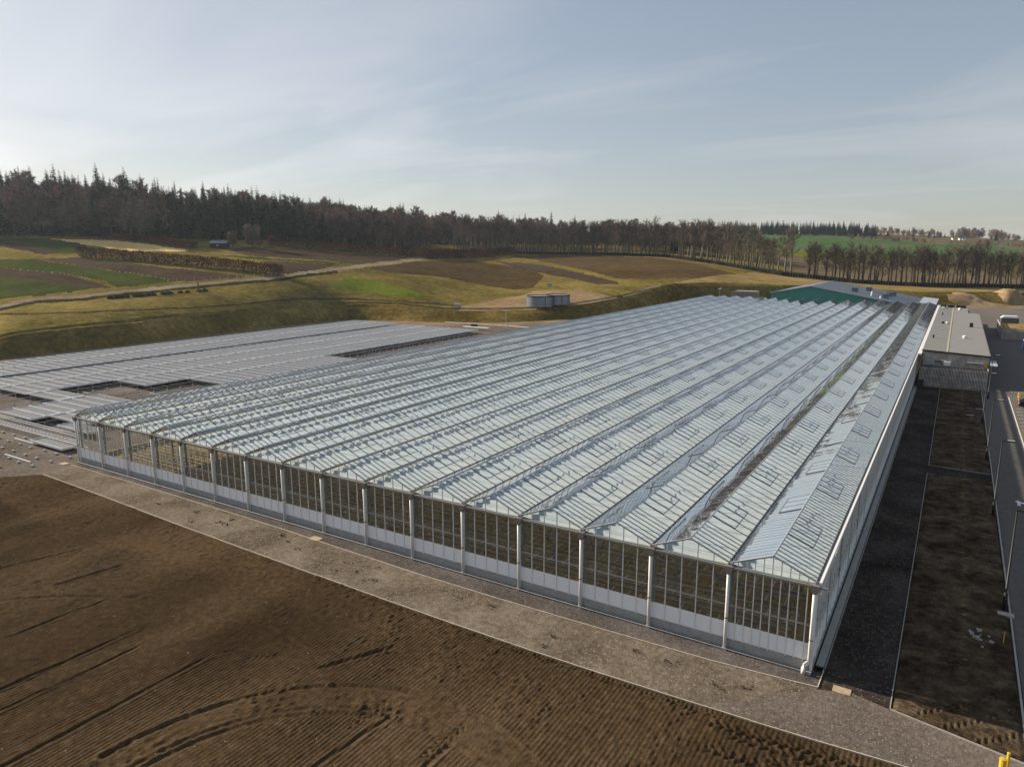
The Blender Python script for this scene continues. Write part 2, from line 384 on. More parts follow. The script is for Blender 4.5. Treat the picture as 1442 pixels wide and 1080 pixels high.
M['needle'] = bark('dark conifer needles', (0.022, 0.036, 0.016), 0.35)
M['hedgeleaf'] = bark('dead beech leaves', (0.12, 0.040, 0.026), 0.4)
M['shrub'] = bark('dark green shrub leaves', (0.03, 0.042, 0.016), 0.35)
#@@GROUND
# ------------------------------------------------------------------ the land: a hill behind and left of the levelled yard
def pchip(xs, ys, xq):
    xs, ys = np.asarray(xs, float), np.asarray(ys, float)
    h = np.diff(xs); dl = np.diff(ys) / h
    d = np.zeros(len(xs)); d[0], d[-1] = dl[0], dl[-1]
    for k in range(1, len(xs) - 1):
        if dl[k - 1] * dl[k] > 0:
            w1, w2 = 2 * h[k] + h[k - 1], h[k] + 2 * h[k - 1]
            d[k] = (w1 + w2) / (w1 / dl[k - 1] + w2 / dl[k])
    i = np.clip(np.searchsorted(xs, xq) - 1, 0, len(xs) - 2); s = (xq - xs[i]) / h[i]
    return ((1 + 2 * s) * (1 - s) ** 2 * ys[i] + s * (1 - s) ** 2 * h[i] * d[i] + s * s * (3 - 2 * s) * ys[i + 1] + s * s * (s - 1) * h[i] * d[i + 1])
def vnoise(x, y, seed=0):
    xi, yi = np.floor(x).astype(np.int64), np.floor(y).astype(np.int64); fx, fy = x - xi, y - yi
    fx, fy = fx * fx * (3 - 2 * fx), fy * fy * (3 - 2 * fy)
    def hsh(a, b):
        n = (a * 374761393 + b * 668265263 + seed * 144665) & 0x7fffffff
        n = ((n ^ (n >> 13)) * 1274126177) & 0x7fffffff
        return ((n ^ (n >> 16)) & 0xffff) / 65535.0
    return (hsh(xi, yi) * (1 - fx) + hsh(xi + 1, yi) * fx) * (1 - fy) + (hsh(xi, yi + 1) * (1 - fx) + hsh(xi + 1, yi + 1) * fx) * fy
def fbm(x, y, oct=4, seed=0):
    s, a, tot = 0, 1.0, 0
    for k in range(oct): s = s + a * vnoise(x * 2 ** k, y * 2 ** k, seed + k); tot += a; a *= 0.5
    return s / tot - 0.5
# survey: pixel column -> (row in the picture, metres along the view) for the crest of the cut bank, the middle of the slope, the wood edge, ...
S_crest = [(-700, 520, 120), (-300, 500, 140), (0, 478, 160), (200, 457.5, 185), (400, 438.5, 229), (480, 432.5, 238), (560, 432.5, 240), (600, 440, 243), (700, 440.5, 242),
           (760, 439, 241), (830, 431, 256), (880, 421.5, 268), (944, 402, 291), (1000, 401, 298), (1100, 402, 305), (1200, 408, 308), (1300, 413.5, 312), (1442, 414, 312), (1800, 420, 310), (2200, 430, 300)]
S_mid = [(-700, 440, 190), (-300, 450, 180), (0, 428, 194), (200, 404, 228), (400, 386, 264), (560, 388, 285), (700, 402, 300), (850, 393, 312), (944, 386, 328), (1000, 385, 334), (1100, 395, 336), (1200, 403, 330), (1300, 408.5, 326), (1442, 409.5, 325), (1800, 418, 325), (2200, 430, 320)]
S_edge = [(-700, 340, 330), (-300, 333, 330), (0, 331, 330), (100, 333, 332), (200, 334.5, 338), (400, 339, 372), (560, 350, 430), (640, 355, 460), (728, 357.7, 480), (866, 359.6, 462), (936, 362, 442), (1005, 371.5, 415),
          (1047, 379, 395), (1100, 388, 375), (1207, 399, 356), (1291, 403.5, 346), (1442, 406, 340), (1800, 414, 340), (2200, 426, 340)]
S_b1 = [(-700, 300, 420), (-300, 285, 420), (0, 288, 420), (200, 300, 430), (400, 319, 470), (560, 332, 540), (700, 341, 600), (850, 346, 620), (1000, 350, 600), (1100, 360, 560), (1200, 368, 545), (1300, 372, 535), (1442, 376, 525), (1800, 380, 520), (2200, 390, 500)]
S_b2 = [(-700, 300, 560), (-300, 275, 560), (0, 279, 560), (200, 291, 560), (400, 309, 600), (560, 322, 680), (700, 328, 750), (850, 331, 800), (1000, 333, 850), (1100, 336, 800), (1200, 337.5, 820), (1300, 343, 840), (1442, 349, 850), (1800, 360, 850), (2200, 380, 800)]
S_b3 = [(-700, 305, 1100), (-300, 290, 1100), (0, 290, 1100), (400, 315, 1200), (700, 329, 1250), (850, 328, 1300), (1000, 326, 1300), (1040, 327, 1050), (1225, 330, 1050), (1300, 331.5, 1350), (1442, 339, 1400), (1800, 345, 1400), (2200, 370, 1300)]
toe_plan = [(-94, -320), (-94, 31.7), (-94, 62.7), (-96, 111), (-97, 132), (-88, 139.5), (-65, 143.4), (-44, 153.6), (-30, 176), (-24, 200), (-10, 236), (8, 262), (40, 300), (60, 311), (78, 317), (106, 333), (160, 360), (330, 400)]
tp = []
for (x0, y0), (x1, y1) in zip(toe_plan[:-1], toe_plan[1:]):
    for s in np.linspace(0, 1, 40, endpoint=False): tp.append((x0 + (x1 - x0) * s, y0 + (y1 - y0) * s))
tp = np.array(tp)
toe_az = np.arctan2(tp[:, 0] - CAM[0], tp[:, 1] - CAM[1]); toe_r = np.hypot(tp[:, 0] - CAM[0], tp[:, 1] - CAM[1])
order = np.argsort(toe_az); toe_az, toe_r = toe_az[order], toe_r[order]
cols = np.concatenate([np.arange(-680, -20, 20), np.arange(-20, 1462, 2.0), np.arange(1462, 2180, 20)])
AZ = np.arctan2(*rays(cols, 390.0)[:, :2].T)
feat = []
for S in (S_crest, S_mid, S_edge, S_b1, S_b2, S_b3):
    S = np.array(S, float)
    y = np.interp(cols, S[:, 0], S[:, 1]); tdep = np.interp(cols, S[:, 0], S[:, 2])
    k = np.ones(21) / 21
    def pad(a):
        for _ in range(3): a = np.convolve(np.pad(a, 10, mode='edge'), k, 'valid')
        return a
    y, tdep = pad(y), pad(tdep)
    d = rays(cols, y) * tdep[:, None]; rh = np.hypot(d[:, 0], d[:, 1]); slope = d[:, 2] / rh
    if not feat:
        r_toe = pad(np.interp(AZ, toe_az, toe_r)); rh = pad(np.maximum(rh, r_toe + np.interp(cols, [380, 520], [5.2, 7.5])))
    feat.append((rh, CAM[2] + slope * rh))
NR = [16, 74, 64, 26, 20, 12]
TX = []; 
for ci in range(len(cols)):
    rr = [r_toe[ci]] + [f[0][ci] for f in feat]; zz_ = [-0.12] + [f[1][ci] for f in feat]
    for k in range(1, len(rr)):
        if rr[k] < rr[k - 1] + 3: rr[k] = rr[k - 1] + 3
    q = []
    for k, n in enumerate(NR): q.append(np.linspace(rr[k], rr[k + 1], n, endpoint=False))
    q.append([rr[-1], rr[-1] * 1.15, rr[-1] * 1.6])
    q = np.concatenate(q)
    z = pchip(rr, zz_, np.minimum(q, rr[-1]))
    z[-1] = -2
    fade = 1.0
    if cols[ci] < -450: fade = max(0.0, (cols[ci] + 690) / 240)
    if cols[ci] > 1750: fade = max(0.0, (2180 - cols[ci]) / 430)
    z = np.where(z > 0, z * fade, z)
    TX.append(np.stack([CAM[0] + q * math.sin(AZ[ci]), CAM[1] + q * math.cos(AZ[ci]), z], -1))
T = np.array(TX)                                   # columns x rows x 3
jj = np.arange(T.shape[1])
amp = np.clip((jj - 2) / 14.0, 0, 1) * np.where(jj < NR[0] + 4, 0.75, 0.45)
T[:, :, 2] += fbm(T[:, :, 0] / 9, T[:, :, 1] / 9, 4, 3) * amp[None, :]
# a small terrace and ditch line along the crest
jc = NR[0]
for dj, dz in ((2, 0.15), (3, 0.35), (4, -0.7), (5, -1.0), (6, -0.5), (7, 0.1), (8, 0.25)): T[:, jc + dj, 2] += dz
TPX, TPY = project(T)
def hit(px, py):
    """point of the land seen at a picture position"""
    ci = np.clip(np.interp(px, cols, np.arange(len(cols))), 0, len(cols) - 2); a = int(ci); s = ci - a
    prof = T[a] * (1 - s) + T[a + 1] * s; yy = TPY[a] * (1 - s) + TPY[a + 1] * s
    run = np.minimum.accumulate(yy); k = int(np.argmax(run <= py))
    if k == 0: return prof[0]
    u = (yy[k - 1] - py) / max(yy[k - 1] - yy[k], 1e-6)
    return prof[k - 1] * (1 - np.clip(u, 0, 1)) + prof[k] * np.clip(u, 0, 1)
def ground_at(x, y):
    az = math.atan2(x - CAM[0], y - CAM[1]); r = math.hypot(x - CAM[0], y - CAM[1])
    ci = np.clip(np.interp(az, AZ, np.arange(len(cols))), 0, len(cols) - 2); a = int(ci); s = ci - a
    prof = T[a] * (1 - s) + T[a + 1] * s
    return float(np.interp(r, np.hypot(prof[:, 0] - CAM[0], prof[:, 1] - CAM[1]), prof[:, 2]))
def inside(px, py, poly):
    c = np.zeros(px.shape, bool); n = len(poly)
    for i in range(n):
        (x0, y0), (x1, y1) = poly[i], poly[(i + 1) % n]
        if y0 == y1: continue
        c ^= ((y0 > py) != (y1 > py)) & (px < (x1 - x0) * (py - y0) / (y1 - y0) + x0)
    return c
def za(pts, s=3.375, o=(0, 200)): return [(x / s + o[0], y / s + o[1]) for x, y in pts]
def zb(pts): return za(pts, 3.605, (350, 250))
def zc(pts): return za(pts, 3.605, (700, 280))
def zd(pts): return za(pts, 3.587, (1040, 290))
def line_poly(pts, wdt):
    up = [(x, y - wdt / 2) for x, y in pts]; dn = [(x, y + wdt / 2) for x, y in pts]
    return up + dn[::-1]
# ground cells by use
qx = (TPX[:-1, :-1] + TPX[1:, 1:]) / 2; qy = (TPY[:-1, :-1] + TPY[1:, 1:]) / 2
wob = fbm(T[:-1, :-1, 0] / 5, T[:-1, :-1, 1] / 5, 3, 11) * 2.6
qy = qy + wob
cls = np.zeros(qx.shape, int)
rowi = np.broadcast_to(np.arange(qx.shape[1])[None, :], qx.shape)
j1, j2, j3 = NR[0], NR[0] + NR[1], NR[0] + NR[1] + NR[2]
fields = [('meadow', 'meadow', 'olive winter meadow rolling up behind the yard'), ('grass_bank', 'bank', 'cut grass bank running round the yard behind the benches')]
cls[rowi < j1 + 4] = 1
vis = rowi < j3
def region(poly, nm, mat, lab, limit=None):
    k = len(fields); fields.append((nm, mat, lab))
    mk = inside(qx, qy, poly) & (rowi >= j1 + 2)
    if limit == 'near': mk &= vis
    if limit == 'far': mk &= ~vis
    cls[mk] = k
fields.append(('woodland_floor', 'litter', 'leaf litter floor of the wood on the hill')); cls[(rowi >= j3) & (qx < 1010)] = 2
fields.append(('far_field', 'farplough', 'brown far fields rising behind the roadside trees')); cls[(rowi >= j3) & (qx >= 1010)] = 3
region([(590, 345), (1060, 345), (1140, 400), (1000, 376), (870, 359), (700, 358), (600, 352)], 'grass_verge', 'meadow', 'green grass verge glimpsed between the row trunks', 'far')
region([(1005, 326), (1080, 326), (1290, 341), (1442, 351), (1600, 354), (1600, 372), (1442, 366), (1250, 360), (1130, 352), (1005, 348)], 'green_crop', 'farcrop', 'broad green crop field on the far slope', 'far')
region([(1060, 352), (1130, 354), (1250, 362), (1442, 371), (1600, 374), (1600, 380), (1442, 376), (1250, 368), (1060, 358)], 'green_margin', 'lime', 'bright green field margin below the far crop', 'far')
region([(1330, 341), (1600, 346), (1600, 350), (1360, 345)], 'far_pasture', 'farcrop', 'small far green pasture by the white houses', 'far')
region(za([(-300, 430), (0, 452), (240, 461), (420, 490), (375, 522), (300, 532), (110, 492), (0, 482), (-300, 470)]), 'crop_field', 'crop', 'upper green crop strip beside the pale stubble', 'near')
region(za([(-300, 465), (0, 480), (110, 490), (300, 531), (200, 534), (60, 508), (0, 498), (-300, 490)]), 'ploughed_field', 'plough', 'thin brown strip between two green crops', 'near')
region(za([(235, 459), (560, 470), (860, 506), (900, 516), (650, 523), (420, 490)]), 'stubble_field', 'stubble', 'pale golden stubble field below the dark wood', 'near')
region(za([(150, 553), (370, 549), (600, 575), (900, 610), (1180, 636), (1060, 650), (840, 662), (700, 637), (400, 592)]), 'ploughed_field', 'plough', 'brown ploughed strip below the long beech hedge', 'near')
region(za([(-300, 530), (0, 555), (160, 558), (400, 594), (700, 639), (840, 663), (560, 692), (500, 662), (330, 630), (200, 615), (0, 596), (-300, 570)]), 'crop_field', 'crop', 'middle green crop strip below the brown ploughland', 'near')
region(za([(-300, 570), (0, 597), (200, 616), (340, 634), (540, 692), (450, 697), (250, 664), (0, 640), (-300, 610)]), 'ploughed_field', 'plough', 'narrow brown strip between green crops near the track', 'near')
region(za([(-300, 610), (0, 640), (250, 664), (450, 697), (250, 722), (0, 748), (-300, 770)]), 'crop_field', 'crop', 'lowest green crop field beside the pale track', 'near')
region(zb([(-110, 368), (0, 352), (210, 360), (480, 385), (860, 400), (800, 412), (600, 436), (400, 424), (180, 408), (0, 398)]), 'ploughed_field', 'plough', 'brown ploughed field behind the long beech hedge', 'near')
region(zb([(-220, 393), (0, 402), (350, 425), (600, 436), (560, 442), (330, 434), (0, 412)]), 'green_strip', 'crop', 'thin dark green strip across the brown field', 'near')
region(zb([(60, 425), (180, 428), (460, 442), (380, 462), (250, 490), (150, 490)]), 'ploughed_field', 'plough', 'small brown plot at the end of the long hedge', 'near')
region(zb([(590, 466), (720, 445), (850, 427), (1000, 421), (1150, 424), (1442, 470), (1500, 500), (1442, 562), (1350, 572), (1180, 545), (1000, 508), (800, 490)]), 'ploughed_field', 'plough2', 'broad brown field over the low hill left of the tanks', 'near')
region(zb([(380, 545), (520, 508), (640, 522), (800, 560), (900, 610), (760, 606), (600, 590)]), 'green_patch', 'lime', 'bright green patch in the meadow', 'near')
region(zc([(60, 288), (300, 288), (600, 292), (820, 302), (1000, 330), (1200, 378), (1000, 404), (650, 407), (540, 385), (400, 352), (200, 312)]), 'ploughed_field', 'plough2', 'dark ploughed field below the row of bare trees', 'near')
region(zc([(-10, 318), (200, 330), (450, 382), (610, 420), (620, 436), (500, 432), (300, 392), (100, 352)]), 'ploughed_field', 'plough', 'brown wedge of plough above the water tanks', 'near')
region(zc([(-180, 545), (-60, 520), (120, 490), (200, 468), (420, 462), (560, 492), (640, 510), (480, 548), (220, 574), (-20, 588), (-200, 585)]), 'bare_earth', 'sand', 'bare sandy earth around the two tanks', 'near')
region(zc([(900, 425), (1100, 392), (1300, 375), (1500, 395), (1500, 430), (1200, 432), (1000, 432)]), 'dry_grass', 'drygrass', 'dry tan grass above the far bank', 'near')
region([(1085, 388), (1210, 398), (1300, 403), (1442, 407), (1600, 407), (1600, 414), (1442, 412), (1200, 408), (1085, 400)], 'dry_grass', 'drygrass', 'dry tan strip in front of the windbreak', 'near')
trk = za([(-400, 835), (0, 784), (100, 762), (170, 746), (400, 733), (600, 710), (850, 684), (1100, 661), (1350, 640)]) + [(420, 385.5), (475, 379), (544, 371), (600, 364), (622, 361)]
region(line_poly([(x, y + 4.0) for x, y in trk[:-3]], 4.0), 'ditch', 'ditch', 'dark ditch below the farm track', 'near')
region(line_poly(trk, 4.4), 'farm_track', 'track', 'pale farm track curving up past the hedges', 'near')
region(line_poly(zc([(500, 541), (600, 518), (720, 475), (830, 437)]), 3.2), 'footpath', 'track', 'short pale path above the bank by the tanks', 'near')
region(line_poly([(0, 443), (60, 441), (120, 440), (190, 437), (300, 432), (430, 420), (540, 423), (640, 430)], 2.4), 'furrow', 'plough', 'brown furrow along the lower meadow', 'near')
cls_names = {}
nq = cls.shape
idx = np.arange(T.shape[0] * T.shape[1]).reshape(T.shape[0], T.shape[1])
Q = np.stack([idx[:-1, :-1], idx[1:, :-1], idx[1:, 1:], idx[:-1, 1:]], -1).reshape(-1, 4)[:, ::-1]
flat = cls.ravel(); TV = T.reshape(-1, 3)
for k, (nm, mat, lab) in enumerate(fields):
    f = Q[flat == k]
    if not len(f): continue
    u, inv = np.unique(f, return_inverse=True)
    add(nm, np_mesh(nm, TV[u], inv.reshape(-1, 4), M[mat], True), label=lab, cat='field' if 'field' in nm else nm.split('_')[-1], kind='structure')

# ------------------------------------------------------------------ level ground: sheets a few millimetres apart
def sheet(name, pts, z, mat, lab, sub=None):
    mb = MB(); mb.poly([(x, y, z) for x, y in pts])
    return add(name, mb.mesh(name, M[mat]), label=lab, cat=name.split('_')[-1], kind='structure')
big = [(CAM[0] + 6000 * math.cos(a), CAM[1] + 6000 * math.sin(a)) for a in np.linspace(0, 2 * math.pi, 64, endpoint=False)]
sheet('ground', big, -0.36, 'earth', 'plain earth stretching out under everything')
EDGE_OUT = [(1.1, -4.5), (8, -4.75), (14, -4.95), (26, -5.5), (36, -5.85), (44, -6.1), (51, -6.3), (57, -6.4), (62.4, -6.45), (67, -6.4), (71, -6.3), (75, -6.15), (78, -6.0), (84, -5.6), (92, -5.0), (100, -4.4)]
EDGE_IN = [(0.2, -1.15), (13.4, -1.1), (25, -1.25), (35, -1.45), (43.6, -1.8), (51, -2.05), (57, -2.1), (62.5, -2.05), (67.3, -1.95), (71.7, -1.85), (75.5, -1.55), (77.4, -1.35)]
sheet('yard_gravel', [(-97, -70), (-3.5, -9.2), (1.1, -4.5), (0.2, -1.15), (0.2, 3), (0.5, 236), (-5, 246), (-26, 201), (-32, 176), (-46, 154), (-66, 144), (-90, 140), (-98, 132), (-97, 111)], -0.03, 'gravel_grey', 'grey gravel yard under the rolling benches')
sheet('earth_path', [(-97.5, -60), (-88.5, -60), (-85, 40), (-85.5, 132), (-60, 134), (-38, 145), (-22, 180), (-18, 205), (-24.5, 201), (-30.5, 176), (-44.5, 154), (-65, 144), (-88, 140), (-97.5, 132), (-96.5, 111)], -0.02, 'tan_path', 'tan earth path at the foot of the bank')
sheet('gravel_margin', EDGE_IN + [(77.4, 0.2), (0.2, 0.2)], 0.0, 'gravel_dark', 'dark gravel margin along the glass front')
sheet('gravel_strip', EDGE_OUT[:-2] + [(84, -2.1), (80.9, -1.4), (80.9, 2.0), (77.4, 2.0), (77.4, -1.35)] + EDGE_IN[::-1][1:], -0.01, 'gravel_tan', 'tan gravel strip in front of the glasshouse')
sheet('stone_path', [(77.4, -4.0), (80.9, -3.0), (80.9, 101), (77.4, 101)], -0.004, 'path_dark', 'dark stone path beside the glasshouse wall')
sheet('lane', [(72.5, -6.27), (84, -5.62), (100, -4.4), (100, 4), (80.9, -1.4), (79.0, -0.9), (77.5, -1.5), (76.2, -2.6), (75.0, -3.4), (74.6, -4.4), (73.4, -5.2)], -0.002, 'gravel_grey', 'grey stone lane at the near corner')
sheet('cross_path', [(80.95, 45.2), (86.75, 45.0), (86.75, 48.2), (80.95, 48.6)], 0.012, 'path_dark', 'grey path crossing the soil strip')
sheet('road', [(86.85, -60), (150, -60), (150, 250), (200, 375), (160, 350), (106, 330), (78, 314), (60, 309), (60, 250), (77.2, 232), (77.2, 200), (86.85, 104)], -0.012, 'tarmac', 'worn tarmac car park and lane beside the lamp posts')
add('paving', MB().box(76.95, 77.38, 0.9, 100.5, -0.05, 0.06).mesh('paving', M['kerb']), label='narrow pale paving strip at the foot of the side wall', cat='paving', kind='structure')
sheet('sand_spread', [(80, 300), (118, 318), (150, 338), (130, 345), (104, 331), (78, 315)], 0.0, 'tan_path', 'sandy verge beyond the far tarmac')

# tilled soil in the foreground: real relief
dx, dy = 0.06, 0.115
gx = np.arange(-4, 88, dx); gy = np.arange(-31, -4.2, dy)
GX, GY = np.meshgrid(gx, gy, indexing='ij')
eo = np.array(EDGE_OUT); edge_y = np.interp(GX, eo[:, 0], eo[:, 1])
ins = edge_y - GY                                  # distance south of the edging
Z = 0.05 * fbm(GX / 6, GY / 6, 3, 21) + 0.045 * fbm(GX / 0.55, GY / 0.55, 3, 5)
clod = np.clip(fbm(GX / 0.26, GY / 0.26, 2, 9) + 0.02, 0, 1) * np.clip(0.6 + 2.0 * fbm(GX / 1.6, GY / 1.6, 2, 19), 0.1, 1.6)
# circle sweep of the turning tractor
ccx, ccy, R1, R2 = 61.6, -25.0, 11.9, 9.6
rad = np.hypot((GX - ccx), (GY - ccy)); ang = np.arctan2(GY - ccy, GX - ccx)
inner = (rad < R2) ; ring = (rad >= R2) & (rad < R1 + 0.3)
hdl = (ins < 5.2 + 1.2 * np.sin(GX / 9)) & ~inner & ~ring      # headland along the edging
fur = np.sin(2 * np.pi * (GX + 0.15 * fbm(GX / 3, GY / 8, 2, 31)) / 0.25)
furx = np.sin(2 * np.pi * (GY + 0.35 * fbm(GX / 8, GY / 3, 2, 33) - 0.03 * GX) / 0.30)
wf = np.clip(0.75 + 1.6 * fbm(GX / 4, GY / 9, 3, 51), 0.1, 1.1)
Z += np.where(hdl | ring, 0.006, 0.020) * fur * wf + np.where(hdl & (GX > 52), 0.012 * furx + 0.009 * fur, 0) + np.where(hdl & (GX <= 52), 0.008 * furx, 0)
Z += np.where(ring, 0.24, np.where(hdl, 0.17, 0.08)) * clod
def rut(x0, y0, x1, y1, wid=0.22, dep=0.08, berm=0.035):
    global Z
    L = math.hypot(x1 - x0, y1 - y0); ux, uy = (x1 - x0) / L, (y1 - y0) / L
    s = (GX - x0) * ux + (GY - y0) * uy; d = (GX - x0) * -uy + (GY - y0) * ux + 0.10 * fbm(s / 1.5, s * 0 + x0, 3, 61)
    on = np.clip((s + 0.3) / 0.6, 0, 1) * np.clip((L - s + 0.3) / 0.6, 0, 1)
    on = on * np.clip(0.75 + 1.6 * fbm(s / 2.2, s * 0 + x0 * 3, 3, 67), 0.15, 1.1)
    Z += on * (-dep * np.exp(-(d / wid * 1.6) ** 2) + berm * np.exp(-((np.abs(d) - wid) / (wid * 0.45)) ** 2))
rut(39.5, -31, 40.1, -16.5); rut(46.4, -31, 46.5, -17.2); rut(41.7, -31, 42.0, -18.6, 0.2, 0.05, 0.02); rut(34.0, -25, 34.5, -16.5, 0.22, 0.07, 0.03)
rut(57.5, -31, 59.2, -15.6); rut(62.6, -31, 63.1, -15.4, 0.26, 0.08); rut(66.5, -31, 67.2, -16.8, 0.26, 0.08); rut(22.6, -18.5, 24.4, -12.8, 0.25, 0.07); rut(29.3, -17, 30.1, -12.6, 0.25, 0.06)
rut(31.0, -13.6, 33.0, -13.0, 0.2, 0.07); rut(33.2, -15.2, 34.8, -14.4, 0.2, 0.07); rut(53.0, -14.2, 55.0, -10.6, 0.3, 0.09)
for Rr, dep in ((R1, 0.09), (R2, 0.08), (R2 + 0.4, 0.05)):
    d = rad - Rr; on = np.clip((ang - 0.55) / 0.2, 0, 1) * np.clip((3.6 - ang) / 0.2, 0, 1)
    Z += on * np.clip(0.7 + 1.5 * fbm(ang * 5, rad * 0, 3, 71), 0.2, 1.1) * (-dep * np.exp(-(d / 0.15) ** 2) + 0.045 * np.exp(-((d - 0.26) / 0.13) ** 2))
d = np.hypot(GX - 46, GY + 38) - 25.0
Z += np.clip((GX - 26) / 3, 0, 1) * np.clip((54 - GX) / 3, 0, 1) * (-0.05 * np.exp(-(d / 0.16) ** 2) + 0.03 * np.exp(-((d - 0.3) / 0.16) ** 2))
def tread(x0, y0, x1, y1, wid=0.55, dep=0.05, pitch=0.42, arr=None):
    X_, Y_, Zt = arr
    L = math.hypot(x1 - x0, y1 - y0); ux, uy = (x1 - x0) / L, (y1 - y0) / L
    s = (X_ - x0) * ux + (Y_ - y0) * uy; d = (X_ - x0) * -uy + (Y_ - y0) * ux
    on = ((s > 0) & (s < L)) * np.clip((wid / 2 - np.abs(d)) / 0.06, 0, 1)
    ph = np.sin(2 * np.pi * (s + np.abs(d) * 0.9 * 1.0 + np.where(d > 0, pitch / 2, 0)) / pitch)
    return on * (dep * ph - 0.015)
A = (GX, GY, Z)
for a in ((57.9, -17.2, 58.3, -14.6), (62.6, -17.0, 62.9, -14.0), (66.3, -17.2, 66.6, -15.8), (48.6, -16.2, 49.6, -14.6)): Z += tread(*a, arr=A)
for a in ((73.2, -7.3, 80.0, -6.75), (74.4, -7.75, 82.0, -7.5), (73.6, -9.3, 79.5, -9.1), (76.2, -8.5, 84, -8.3)): Z += tread(*a, wid=0.7, dep=0.055, pitch=0.5, arr=A)
for k in range(26):                                  # tyre lugs left along the edging
    x = 44 + k * 1.15 + random.uniform(-0.2, 0.2)
    y = float(np.interp(x, eo[:, 0], eo[:, 1])) - random.uniform(0.3, 0.55)
    Z += tread(x, y, x + 0.8, y, wid=0.5, dep=0.06, pitch=0.3, arr=A) * random.uniform(0.4, 1)
Z = np.maximum(Z, -0.12) + 0.05 * np.clip(ins / 0.5, 0, 1) - 0.03
left_lim = -3.2 + 0.62 * (GY + 9.2) * -1 * 0.0
keep = (ins > -0.02) & (GX > -3.3 + np.clip((GY + 9.2), 0, 5) * 0.94)
kq = keep[:-1, :-1] & keep[1:, 1:] & keep[1:, :-1] & keep[:-1, 1:]
SV = np.stack([GX, GY, Z], -1).reshape(-1, 3)
inframe_x, inframe_y = project(SV)
inf = ((inframe_x > -60) & (inframe_x < 1500) & (inframe_y < 1140)).reshape(GX.shape)
kq &= inf[:-1, :-1]
ii = np.arange(GX.size).reshape(GX.shape)
q = np.stack([ii[:-1, :-1], ii[1:, :-1], ii[1:, 1:], ii[:-1, 1:]], -1)[kq]
u, inv = np.unique(q, return_inverse=True)
add('tilled_field', np_mesh('tilled_field', SV[u], inv.reshape(-1, 4), M['soil'], True), label='dark tilled soil with wheel ruts in the foreground', cat='field', kind='structure')
sheet('field_rest', [(-40, -75), (110, -75), (110, -31), (88, -14), (-3.3, -11), (-20, -30)], -0.33, 'soil', 'tilled soil going on below the picture')

# soil strip beside the road
def soil_strip(x0, x1, y0, y1, seed, lab, fr=None, treads=()):
    d = 0.07
    X_, Y_ = np.meshgrid(np.arange(x0, x1 + d / 2, d), np.arange(y0, y1 + d, d if y1 - y0 < 60 and y0 < 20 else 0.12), indexing='ij')
    Z_ = 0.05 * fbm(X_ / 1.5, Y_ / 1.5, 3, seed) + 0.07 * np.clip(fbm(X_ / 0.3, Y_ / 0.3, 3, seed + 5), -0.1, 1) + 0.03
    for tdef in treads: Z_ = Z_ + tread(*tdef, wid=0.75, dep=0.045, pitch=0.4, arr=(X_, Y_, Z_))
    edge = np.minimum(np.minimum(X_ - x0, x1 - X_), np.minimum(Y_ - y0, y1 - Y_)); Z_ = np.maximum((Z_ + 0.05) * np.clip(edge / 0.25, 0, 1), 0.0) + 0.014
    i_ = np.arange(X_.size).reshape(X_.shape); qq = np.stack([i_[:-1, :-1], i_[1:, :-1], i_[1:, 1:], i_[:-1, 1:]], -1)
    if fr is not None:
        k_ = (Y_ > fr(X_))[:-1, :-1]; qq = qq[k_]
    qq = qq.reshape(-1, 4); V_ = np.stack([X_, Y_, Z_], -1).reshape(-1, 3); uu, iv = np.unique(qq, return_inverse=True)
    return add('soil_bed', np_mesh('soil_bed', V_[uu], iv.reshape(-1, 4), M['soil_strip'], True), label=lab, cat='soil', kind='structure')
soil_strip(80.98, 86.68, -2.7, 45.2, 3, 'long bare soil bed between stone path and road', lambda X_: -1.4 - 0.21 * (X_ - 80.9),
           ((82.0, -1.0, 86.9, 3.9), (83.2, -1.6, 87.2, 2.6), (84.6, -2.0, 87.4, 0.7)))
soil_strip(80.98, 86.68, 48.6, 100.8, 8, 'far bare soil bed in front of the timber building')
for nm, pts, hz, mat, lab in (('edging_board', EDGE_OUT[:-2], 0.05, 'brass', 'thin pale edging between gravel and tilled soil'),
                              ('edging_board', EDGE_IN + [(77.42, 0.6)], 0.05, 'brass', 'thin pale edging between the two gravels'),
                              ('edging_board', [(77.45, 0.8), (77.48, 30), (77.48, 62), (77.48, 100.6)], 0.05, 'kerb', 'thin dark-side edging along the stone path'),
                              ('edging_board', [(86.66, -2.65), (80.9, -1.4), (80.92, 12), (80.94, 45.2)], 0.07, 'kerb', 'pale edging round the long soil bed'),
                              ('edging_board', [(80.95, 48.6), (80.93, 70), (80.9, 101)], 0.07, 'kerb', 'pale edging beside the far soil bed'),
                              ('edging_board', [(80.95, 48.72), (86.7, 48.3)], 0.05, 'kerb', 'short edging on the far side of the cross path'),
                              ('edging_board', [(80.95, 45.1), (86.7, 44.9)], 0.05, 'kerb', 'short edging on the near side of the cross path'),
                              ('kerb', [(86.6, -6.0), (86.72, 0), (86.76, 13), (86.78, 40), (86.8, 70), (86.85, 100)], 0.10, 'kerb', 'pale concrete kerb between soil beds and road')):
    e = empty(nm, lab, nm.split('_')[0])
    for (x0, y0), (x1, y1) in zip(pts[:-1], pts[1:]):
        n = max(1, int(math.hypot(x1 - x0, y1 - y0) / 3.0))
        for k in range(n):
            a, b2 = k / n, (k + 1) / n - 0.004
            j = random.uniform(-0.012, 0.012)
            add('board' if nm != 'kerb' else 'kerb_stone', MB().bar((x0 + (x1 - x0) * a, y0 + (y1 - y0) * a + j, hz / 2 - 0.02), (x0 + (x1 - x0) * b2, y0 + (y1 - y0) * b2 + j, hz / 2 - 0.02), 0.05 if nm != 'kerb' else 0.10, hz + 0.05).mesh('board', M[mat]), e)
